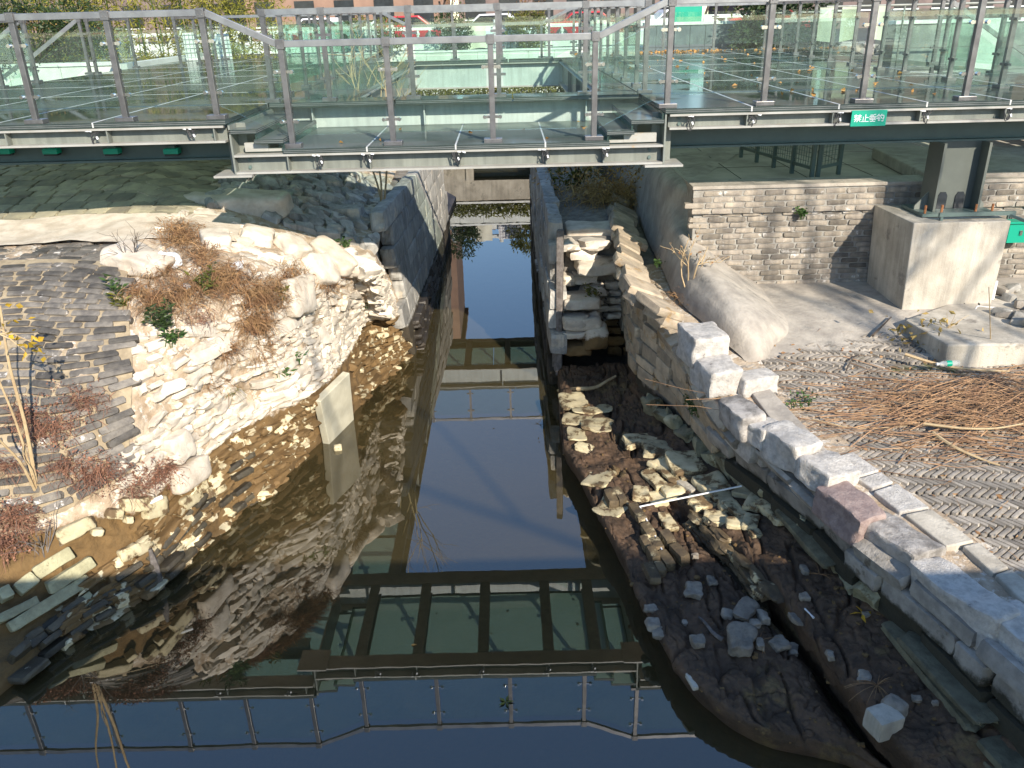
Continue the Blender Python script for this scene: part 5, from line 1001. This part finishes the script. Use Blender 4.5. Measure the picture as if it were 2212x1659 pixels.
# pebbles and shell chips: nobody could count them
mb = MB()
for i in range(620):
    x, y = U(1215, 2050), U(800, 1640); z0 = .4; p = at(x, y, z0); j = np.argmin((MUDG[:, 0]-p[0])**2+(MUDG[:, 1]-p[1])**2)
    if (MUDG[j, 0]-p[0])**2+(MUDG[j, 1]-p[1])**2 > .01 or MUDG[j, 2] < .12: continue
    s_ = U(.008, .022) if random.random() < .85 else U(.022, .045); V, Fs = unit(1, 3, 0, 0) if 0 else RU[i % 16]; mb.add(V*np.array([s_*U(.8, 1.8), s_, s_*.6])@np.array(Matrix.Rotation(U(0, 6), 3, 'Z'))+MUDG[j]+[0, 0, s_*.2], Fs)
tag(mb.build('shell_grit', m_pale), 'small pale chips and pebbles scattered over the mud', 'pebbles', kind='stuff')
# mud crusts: rows of mud covered bricks breaking the shelf edge
mb = MB()
for (u0, u1, v0, v1) in ((3.2, 4.9, 2.4, 2.9), (3.4, 4.6, 3.0, 3.5)): lay(mb, MU, u0, u1, v0, v1, (.16, .34), (.10, .14), .10, BR, .025, .3, .05, .06, -.12, 0, -1, .3)
lay(mb, MU, 3.8, 5.6, 5.2, 5.95, (.12, .3), (.05, .08), .14, RU, .0, .15, .15, .15, .12, 0, -1, .4)
tag(mb.build('mud_bricks', mat('mud coated bricks', (.16, .115, .06), (.07, .05, .03), .7, 5, .8, 25, island=.3, c3=(.48, .40, .24), c3th=.60, c3scale=4), smooth=True), 'rows of mud coated bricks stepping along the shelf', 'brickwork')
# rods, sticks, litter on the mud
def lie(pts, r, dz=.02, n=7): return [onmud(x, y)+np.array([0, 0, dz]) for x, y in pts]
mb = MB(); a = lie([(1600, 1070), (1490, 1092), (1381, 1114)], .012, .11); a[1] = (a[0]+a[2])/2; b = lie([(1381, 1114), (1415, 1175), (1442, 1231)], .012, .085); b[0] = a[2]; mb.tube(a, .009, 8); mb.tube(b, .009, 8); tag(mb.build('white_rod', m_white), 'long white rod bent into an angle on the mud', 'rod')
mb = MB(); mb.tube(_cr(np.array(lie([(1206, 850), (1245, 846), (1285, 843), (1312, 828), (1330, 818)], .02, .04)), np.linspace(0, 4, 16)), np.linspace(.032, .016, 16), 7); tag(mb.build('drift_stick', m_bark), 'pale bent drift stick lying across the mud below the pier', 'stick')
mb = MB(); w_ = lie([(1738, 1318), (1750, 1330), (1757, 1338)], .01, .015); mb.tube(w_, [.008, .006, .011], 6); mb.tube([w_[0], onmud(1744, 1314)+[0, 0, .02]], .005, 5); tag(mb.build('bone', m_white), 'small white forked bone on the right mud shelf', 'bone')
t = thing('banana_peel', 'limp yellow and black fruit peel on the right mud shelf', 'peel', tuple(onmud(1862, 1330)+[0, 0, .01])); mb = MB()
for a_ in (0, 1.5, 2.9, 4.4): mb.prism([(0, 0, .012), (.05*math.cos(a_)-.012*math.sin(a_), .05*math.sin(a_)+.012*math.cos(a_), .02), (.10*math.cos(a_+.2), .10*math.sin(a_+.2), .002), (.05*math.cos(a_)+.012*math.sin(a_), .05*math.sin(a_)-.012*math.cos(a_), .006)], (0, 0, .006))
mb.build('skin', m_yleaf, t); 
mb = MB(); mb.tube(_cr(np.array(lie([(1560, 1385), (1540, 1370), (1520, 1345), (1508, 1335)], .01, .015)), np.linspace(0, 3, 9)), np.linspace(.02, .008, 9), 6); tag(mb.build('driftwood', m_wood), 'short brown split piece of driftwood on the shaded mud', 'driftwood')
for i, (x, y, n_) in enumerate(((1770, 1240, 7), (1895, 1480, 22), (1640, 1385, 12))):
    p = onmud(x, y); mb = MB(); blades(mb, np.repeat(p[None], n_, 0), rdir(n_, .1, .9), (.1, .28), .006, .5, 4); tag(mb.build('dry_weed', m_straw), ('thin dry weed twig on the shade line of the shelf', 'star shaped dry weed tuft low on the right shelf', 'grey dry twigs beside the heart shaped stone')[i], 'weed')
mb = MB(); lay(mb, MU, 1.4, 6.3, 7.35, 7.9, (.12, .32), (.09, .16), .22, RU, .0, .18, .2, .3, .3, 0, -1, .5); tag(mb.build('foot_rubble', mat('mossy rubble', (.36, .33, .22), (.20, .19, .12), .85, 6, .7, 30, island=.35, c3=(.12, .09, .04), c3th=.58), smooth=True), 'jumbled mossy rubble along the foot of the curved wall', 'rubble')

# ---- dry weeds on the left bank
def patch(mb, x, y, ru, n, Lr, w, zmin=-.1, droop=.6, seg=4, wob=.15):
    P = []
    for _ in range(n):
        a, r = U(0, 6.28), ru*random.random()**.6*U(.3, 1.1); p, nn = onbank(x+r*math.cos(a)*1.25, y+r*math.sin(a)*.8); P.append(p+nn*U(.02, .10))
    blades(mb, np.array(P), rdir(n, zmin, .9), Lr, w, droop, seg, 0, wob)
mb = MB()
for x, y, r, n in ((390, 515, 48, 420), (440, 560, 40, 160), (340, 585, 40, 170), (480, 610, 60, 420), (560, 640, 55, 460), (400, 640, 70, 260), (620, 600, 40, 120), (545, 700, 40, 260), (575, 760, 34, 160), (500, 760, 40, 110), (470, 830, 30, 90), (700, 620, 30, 70), (340, 660, 40, 160), (300, 640, 30, 80)): patch(mb, x, y, r, int(n*3.0), (.08, .30), .007)
tag(mb.build('dry_grass', m_straw), 'brown dry grass and twigs matted over the top of the rubble', 'grass', kind='stuff')
mb = MB()
for x, y, r, n in ((110, 930, 60, 420), (190, 870, 55, 300), (60, 900, 50, 260), (210, 1020, 60, 460), (140, 1010, 50, 260), (330, 1030, 45, 300), (360, 1010, 40, 180), (40, 1120, 60, 420), (10, 1180, 50, 260), (280, 1060, 40, 120), (20, 1010, 40, 200), (720, 600, 24, 80), (430, 690, 40, 120)): patch(mb, x, y, r, int(n*1.2), (.05, .22), .006)
P = []
for x, y, r, n in ((110, 930, 60, 380), (210, 1020, 60, 420), (40, 1120, 60, 420), (10, 1180, 50, 260), (330, 1020, 45, 260), (150, 880, 60, 200)):
    for _ in range(n): a, q = U(0, 6.28), r*random.random()**.6; p, nn = onbank(x+q*math.cos(a)*1.3, y+q*math.sin(a)*.8); P.append(p+nn*U(.02, .18))
leaves(mb, np.array(P), rdir(len(P)), (.012, .035), (.010, .024))
tag(mb.build('red_weeds', m_redweed), 'reddish dried seed weeds over the dark brick slope', 'weeds', kind='stuff')
# ---- green plants
def plant(name, label, p, n, h, m, Lr=(.05, .11), Wr=(.018, .035), spread=.12, stems=5, cat='weed', grp=None):
    t = thing(name, label, cat, (0, 0, 0), grp); mb = MB(); P = []; D = []
    for k in range(stems):
        d = norm(np.array([U(-1, 1)*.5, U(-1, 1)*.5, 1])); hh = h*U(.6, 1.1); b = p+np.array([U(-1, 1), U(-1, 1), 0])*spread*.5; e = b+d*hh; mb.tube([b-[0, 0, .03], b*.5+e*.5, e], [.005, .004, .002], 4)
        for j in range(max(1, n//stems)): f = U(.2, 1); P.append(b+d*hh*f+rng.normal(size=3)*spread*.18); D.append(rdir(1, -.2, .6)[0])
    mb.build('stem', m_weed, t); leaves(MBp := MB(), np.array(P), np.array(D), Lr, Wr); MBp.build('leaf_cluster', m, t); return t
for x, y, n, h, lab, m in ((345, 715, 150, .32, 'bushy green weed in the middle of the rubble', m_leaf), (362, 745, 60, .2, 'lower green weed under the bushy one', m_weed), (252, 640, 50, .22, 'pale green sprig at the edge of the dark bricks', m_weed), (442, 628, 60, .3, 'tall yellowish sprig among the dry grass', m_leafy), (262, 665, 40, .14, 'yellow green creeper beside the dark bricks', m_leafy), (642, 782, 24, .12, 'small fresh sprig on the right of the rubble', m_weed), (612, 805, 20, .1, 'tiny sprig under the fresh one', m_weed), (600, 645, 30, .15, 'pale sprig at the edge of the dry grass', m_leafy), (755, 500, 30, .14, 'dark green sprig in the shaded recess', m_weed), (790, 660, 24, .12, 'thin yellowish sprig at the foot of the lock wall', m_leafy)):
    p, nn = onbank(x, y); plant('green_weed', lab, p, n, h, m)
p, nn = onbank(500, 842); mb = MB(); blades(mb, np.repeat(p[None], 60, 0)+rng.normal(size=(60, 3))*.03, rdir(60, .2, 1), (.12, .25), .008, .6); tag(mb.build('grass_tuft', m_leafy), 'yellow green grass tuft hanging low in the rubble', 'grass')
p = at(1520, 870, 1.15)+np.array([-.08, -.06, 0]); t = plant('wall_fern', 'bright green fern growing out of the curved wall face', p-[0, 0, .1], 90, .22, m_weed, (.04, .08), (.02, .035), .12, 6, 'fern')
p = at(1725, 872, 1.48); plant('kerb_weed', 'green weed growing along the kerb edge of the paving', p, 70, .08, m_weed, (.03, .07), (.015, .03), .2, 8)
p = at(1732, 468, Y=10.33); plant('wall_plant', 'small green plant rooted in the brick wall', p, 60, .12, m_weed, (.04, .08), (.03, .05), .06, 5)
p = at(1418, 572, 1.98); plant('coping_weed', 'small green weed between the coping stones', p, 40, .08, m_weed, (.03, .06), (.02, .03), .1, 5)
p = at(1275, 640, Y=11.35); plant('pier_moss', 'mossy fern in the hollow of the right pier', p, 120, .16, m_leafy, (.03, .07), (.015, .03), .16, 8, 'fern')
# golden dry shrub behind the pier
P0 = at(1315, 420, 2.15); n = 900; P = P0+rng.normal(size=(n, 3))*np.array([.38, .25, .05]); mb = MB(); blades(mb, P, rdir(n, .1, 1), (.35, .95), .010, .7, 5, 0, .12)
P = P0+rng.normal(size=(700, 3))*np.array([.5, .3, .22])+[0, 0, .35]; leaves(mb, P, rdir(700), (.05, .1), (.02, .04)); tag(mb.build('golden_grass', m_straw2), 'golden dry grass clump behind the right pier under the bridge', 'grass')
P0 = at(1245, 400, 2.1); t = shrub('olive_bush', 'olive green bush hanging beside the golden grass', 'bush', P0+[0, 0, .3], (.45, .3, .4), 700, m_leafy, (.05, .1), (.03, .05), clumps=20)
n = 160; P0 = at(832, 398, 2.22); mb = MB(); blades(mb, P0+rng.normal(size=(n, 3))*.08, rdir(n, .2, 1), (.15, .4), .010, .9, 5); tag(mb.build('grass_tuft', m_straw2), 'yellowing grass tuft on top of the left lock wall', 'grass')
# dry sapling on the coping at the right, fallen leaves around it
t = thing('dry_sapling', 'dry leafless sapling with red brown stems beside the rendered mound', 'sapling', (0, 0, 0)); mb = MB(); b = at(1487, 640, 1.85); tips = []
for d in ((-.05, 0, 1), (.25, .1, 1), (.1, -.2, 1), (-.25, .1, .8)): branches(mb, b, d, U(.4, .6), .011, 2, .5, 5, tips, 0, .6)
mb.build('stem', m_bark, t); mb = MB(); blades(mb, np.repeat(b[None], 160, 0)+rng.normal(size=(160, 3))*np.array([.12, .12, .04]), rdir(160, -.1, .8), (.08, .25), .005, .6); T = np.array(tips[::3]); leaves(mb, T, rdir(len(T)), (.03, .05), (.02, .03)); mb.build('dry_leaf', m_straw, t)
# left sapling with yellow leaves
t = thing('pale_sapling', 'pale leaning sapling with yellow leaves at the left edge', 'sapling', (0, 0, 0)); mb = MB(); b = onbank(78, 1060)[0]
e1 = at(0, 660, 2.95); e2 = at(-30, 900, 2.1); e3 = at(48, 960, 1.7); e4 = at(-60, 640, 3.1)
for e, r in ((e1, .019), (e2, .015), (e3, .008), (e4, .013)): mb.tube(_cr(np.array([b-[0, 0, .1], b*.65+e*.35+[.02, 0, .02], b*.3+e*.7-[.02, 0, 0], e]), np.linspace(0, 3, 12)), np.linspace(r, r*.5, 12), 7)
tw = [at(75, 742, 2.65), at(55, 760, 2.65), at(30, 690, 2.8), at(15, 720, 2.8)]
for e in tw: mb.tube([at(-5, 720, 2.8), e*.5+at(-5, 720, 2.8)*.5+[0, 0, .03], e], [.008, .006, .003], 5)
mb.build('stem', m_bark, t); P = np.concatenate([np.repeat(np.array(e)[None], 8, 0)+rng.normal(size=(8, 3))*.05 for e in tw]); leaves(mb2 := MB(), P, rdir(len(P), -1, .2), (.05, .09), (.03, .055)); mb2.build('leaf_cluster', m_yleaf, t)
mb = MB(); b = onbank(100, 1215)[0]
for d in ((-.2, .2, 1), (.3, .3, .9), (-.5, .1, .8), (.1, .5, .8)): branches(mb, b, d, .28, .008, 3, .55, 4, None, 0, .72)
tag(mb.build('bare_bush', m_wood), 'pale bare twiggy bush above the lichen slabs', 'bush')
mb = MB(); b = onbank(292, 575)[0]
for d in ((-.35, 0, 1), (.1, 0, 1), (.3, .1, .9)): branches(mb, b, d, .28, .006, 2, .4, 4, None, 0, .7)
tag(mb.build('bare_twigs', m_barkd), 'thin bare twigs standing on the flat stone above the dark bricks', 'twigs')
# tree growing in the hole of the bridge
t = thing('bare_sapling', 'thin bare sapling growing up through the hole in the bridge', 'sapling', (0, 0, 0)); mb = MB(); b = np.array([-2.0, 13.2, 2.3])
for d in ((.12, 0, 1), (.25, .05, .95), (.05, .1, 1)): branches(mb, b, d, 1.15, .018, 3, .42, 6, None, .03, .7)
mb.build('trunk', m_bark, t)
# ---- litter on the left bank
p, nn = onbank(357, 572); o = rock('plastic_bag', m_white, p+nn*.06, (.30, .20, .14), .3, 410, 12, 3, .14); tag(o, 'crumpled white plastic bag on the rubble top', 'bag'); p, nn = onbank(338, 585); mb = MB(); o = rock('red_wrapper', m_red, p+nn*.04, (.10, .07, .06), .3, 411, 6, 4, .12); tag(o, 'red scrap of wrapper next to the white bag', 'wrapper')
for i, (x, y) in enumerate(((505, 583), (512, 575), (402, 622))): p, nn = onbank(x, y); tag(rock('paper_scrap', m_white, p+nn*.03, (.12, .09, .04), i, 412+i, 6, 5, .12), ('white crumpled scrap on the dry grass', 'smaller white scrap just above the crumpled one', 'white scrap beside the dark hole in the rubble')[i], 'scrap')
# ---- brushwood heap on the terrace
mb = MB(); C0 = np.array(at(2150, 880, 1.52))[:2]; n = 720
for i in range(n):
    a = random.gauss(0, .45); r = np.array([random.gauss(0, .62), random.gauss(0, .40)]); c = C0+r+np.array([.35, 0])*(r[0]); hgt = .30*math.exp(-(r[0]/.8)**2-(r[1]/.5)**2)*random.random(); L = U(.25, 1.15); d = np.array([math.cos(a), math.sin(a)*.8-.12]); d /= np.linalg.norm(d)
    q0 = c-d*L/2; q1 = c+d*L/2; bow = U(-.08, .08); z = lambda q: float(tz(q[0], q[1]))
    mid = c+np.array([-d[1], d[0]])*bow; mb.tube([(q0[0], q0[1], z(q0)+.012+hgt*.4), (mid[0], mid[1], z(mid)+.015+hgt), (q1[0], q1[1], z(q1)+.012+hgt*U(.2, .9))], [U(.003, .006), .0035, .0018], 3, cap=False)
tag(mb.build('brushwood', m_twig), 'spread heap of thin reddish brown brushwood on the herringbone paving', 'brushwood', kind='stuff')
def stick(pts, r, lab, m=m_bark, name='stick'):
    P = []
    for x, y, h in pts:
        p = at(x, y, 1.5)
        for _ in range(3): p = at(x, y, float(tz(p[0], p[1]))+h)
        P.append(p)
    mb = MB(); mb.tube(_cr(np.array(P), np.linspace(0, len(P)-1, 14)), np.linspace(r, r*.5, 14), 6); return tag(mb.build(name, m), lab, 'stick', 'single sticks on the paving')
stick([(1955, 765, .15), (2020, 785, .12), (2090, 797, .1), (2180, 802, .08)], .018, 'long straight yellowish stick in front of the bottle'); stick([(2015, 935, .06), (2060, 965, .05), (2120, 992, .03), (2160, 1005, .03)], .018, 'thick pale stick along the lower side of the brushwood'); stick([(1885, 725, .03), (1905, 705, .03), (1925, 685, .03)], .016, 'short dark stick lying below the plinth', m_barkd); stick([(1828, 800, .03), (1842, 775, .04), (1862, 765, .03)], .009, 'thin dark curved twig on the chevron bricks', m_barkd); stick([(1995, 915, .10), (2080, 925, .14), (2150, 925, .16), (2210, 915, .2)], .014, 'light grey stick across the middle of the brushwood'); stick([(2035, 1003, .03), (2120, 998, .03), (2215, 990, .03)], .007, 'thin whitish bent twig below the brushwood', m_wood); stick([(1755, 905, .02), (1850, 925, .03), (1960, 920, .05)], .006, 'long hair thin twig reaching from the brushwood to the kerb')
stick([(2140, 760, .0), (2139, 700, .45), (2136, 620, .95)], .007, 'thin upright dry stem standing before the slab'); 
P0 = at(2000, 740, 1.62); n = 150; P = P0+rng.normal(size=(n, 3))*np.array([.20, .16, .10])+[0, 0, .08]; t = thing('leafy_branch', 'broken branch with dry yellow leaves leaning on the slab edge', 'branch', (0, 0, 0)); leaves(m1 := MB(), P, rdir(n, -1, .3), (.06, .11), (.03, .05)); m1.build('leaf_cluster', mat('dry tan leaves', (.42, .29, .10), (.26, .20, .05), .7, 8, 0, island=.4, trans=.2), t); mb = MB(); branches(mb, P0+[-.2, -.1, -.05], (.8, .3, .35), .45, .01, 2, .5, 4); mb.build('stem', m_bark, t)
# litter strewn on the paving
mb = MB(); n = 420; X = rng.uniform(2.9, 6.2, n); Yy = rng.uniform(3.8, 8.6, n); k = X > np.interp(Yy, T_[::-1, 1], T_[::-1, 0])+.6; P = np.stack([X, Yy, tz(X, Yy)+.012], 1)[k]; leaves(mb, P, rdir(len(P), -.1, .15), (.03, .06), (.02, .035)); n = 240; X = rng.uniform(2.9, 6.2, n); Yy = rng.uniform(3.8, 9, n); k = X > np.interp(Yy, T_[::-1, 1], T_[::-1, 0])+.6; P = np.stack([X, Yy, tz(X, Yy)+.015], 1)[k]; blades(mb, P, rdir(len(P), -.05, .1), (.08, .3), .005, .02, 3, 0, .1); tag(mb.build('leaf_litter', m_straw), 'dry leaves and twigs littering the chevron paving', 'litter', kind='stuff')
# bottle
p = at(2047, 791, 1.68); t = thing('plastic_bottle', 'clear plastic bottle with a green label lying by the slab', 'bottle', tuple(p), rz=R(4)); V = []
prof = [(-.115, .004), (-.112, .028), (-.06, .031), (-.02, .030), (.02, .031), (.06, .030), (.085, .020), (.098, .012), (.108, .012)]; mb = MB(); mb.tube([(-a, 0, .03) for a, r in prof], [r for a, r in prof], 14); mb.build('body', glass('bottle plastic', (.92, .94, .94), dirt=.22, dirtcol=(.8, .82, .82)), t, True); mb = MB(); mb.tube([(.03, 0, .03), (-.025, 0, .03)], .0325, 14, cap=False); mb.build('label', m_green, t, True); mb = MB(); mb.disc((-.116, 0, .03), (1, 0, 0), .0145, .018, 12); mb.build('cap', m_white, t)
p = at(2165, 660, 1.8); mb = MB(); mb.tube([p+[0, .25, -.1], p+[0.02, .28, .22]], .035, 10); tag(mb.build('pipe_stub', m_white), 'white rusty pipe stub standing right of the plinth', 'pipe')
mb = MB(); mb.tube(_cr(np.array([at(x, y, 1.80) for x, y in ((2107, 668), (2113, 661), (2130, 663), (2150, 664))]), np.linspace(0, 3, 12)), .006, 5); tag(mb.build('white_wire', m_white), 'bent white wire lying in front of the plinth', 'wire')
mb = MB(); mb.tube(_cr(np.array([at(x, y, 1.80) for x, y in ((2082, 656), (2098, 652), (2112, 653), (2116, 660))]), np.linspace(0, 3, 12)), .009, 5); tag(mb.build('black_cable', m_black), 'short black cable end by the foot of the plinth', 'cable')
t = thing('electric_box', 'green metal electric box on the brick wall right of the plinth', 'electric box', tuple(at(2192, 500, Y=10.28))); mb = MB(); mb.bb(-.12, .14, -.07, .07, -.13, .12); mb.build('housing', m_green, t, bevel=.005); mb = MB(); mb.bb(-.14, .16, -.10, .07, .122, .145); mb.build('lid', m_green, t); mb = MB(); mb.bb(.02, .05, -.085, -.072, -.03, .03); mb.build('handle', m_chrome, t)
for i in range(16): x, y = U(2165, 2240), U(620, 700); tag(rock('rubble_chunk', m_wmortar if i % 2 else m_pave, at(x, y, 1.82+U(0, .08)), (U(.1, .28), U(.08, .2), U(.05, .12)), U(0, 3), 420+i, 5, 9, .05, (U(-.3, .3), U(-.3, .3))), 'grey broken brick in the dark rubble corner right of the plinth', 'rubble', 'broken bricks in the dark corner')
# fallen leaves on the decks, one floating leaf
mb = MB(); n = 260; P = np.concatenate([np.stack([rng.normal(4.4, 1.1, 180), 22.4-np.abs(rng.normal(0, .5, 180)), np.full(180, ZU+.015)], 1), np.stack([rng.uniform(2, 6, 70), rng.uniform(10, 22, 70), np.full(70, ZU+.01)], 1), np.stack([rng.uniform(-2, 1, 10), rng.uniform(9.5, 11, 10), np.full(10, ZL+.01)], 1)]); leaves(mb, P, rdir(n, -.05, .25), (.05, .09), (.04, .07), .5); tag(mb.build('fallen_leaves', m_oleaf), 'orange fallen leaves drifted on the right hand deck', 'leaves', kind='stuff')
mb = MB(); p = at(1093, 1516, .006); 
for a_ in np.arange(5)*1.2566: mb.prism([p, p+[.035*math.cos(a_-.35), .035*math.sin(a_-.35), .004], p+[.07*math.cos(a_), .07*math.sin(a_), .006], p+[.035*math.cos(a_+.35), .035*math.sin(a_+.35), .004]], (0, 0, .002))
tag(mb.build('floating_leaf', m_leafy), 'yellow green lobed leaf floating on the dark water', 'leaf'); mb = MB(); p = at(888, 1393, .005); mb.prism([p, p+[.02, .012, 0], p+[.05, .004, 0], p+[.02, -.012, 0]], (0, 0, .003)); tag(mb.build('floating_leaf', m_oleaf), 'tiny orange leaf floating left of the middle', 'leaf')
# bare tree on the right bank whose branch shadows fall on the plinth
t = thing('bare_tree', 'bare branching tree on the right bank outside the view', 'tree', (0, 0, 0)); mb = MB(); random.seed(5); rng = np.random.default_rng(5)
branches(mb, (10.6, -5.6, 1.1), (-.02, 0, 1), 5.2, .17, 5, .5, 6, None, .03, .72, (2, 3)); mb.build('trunk', m_barkd, t)
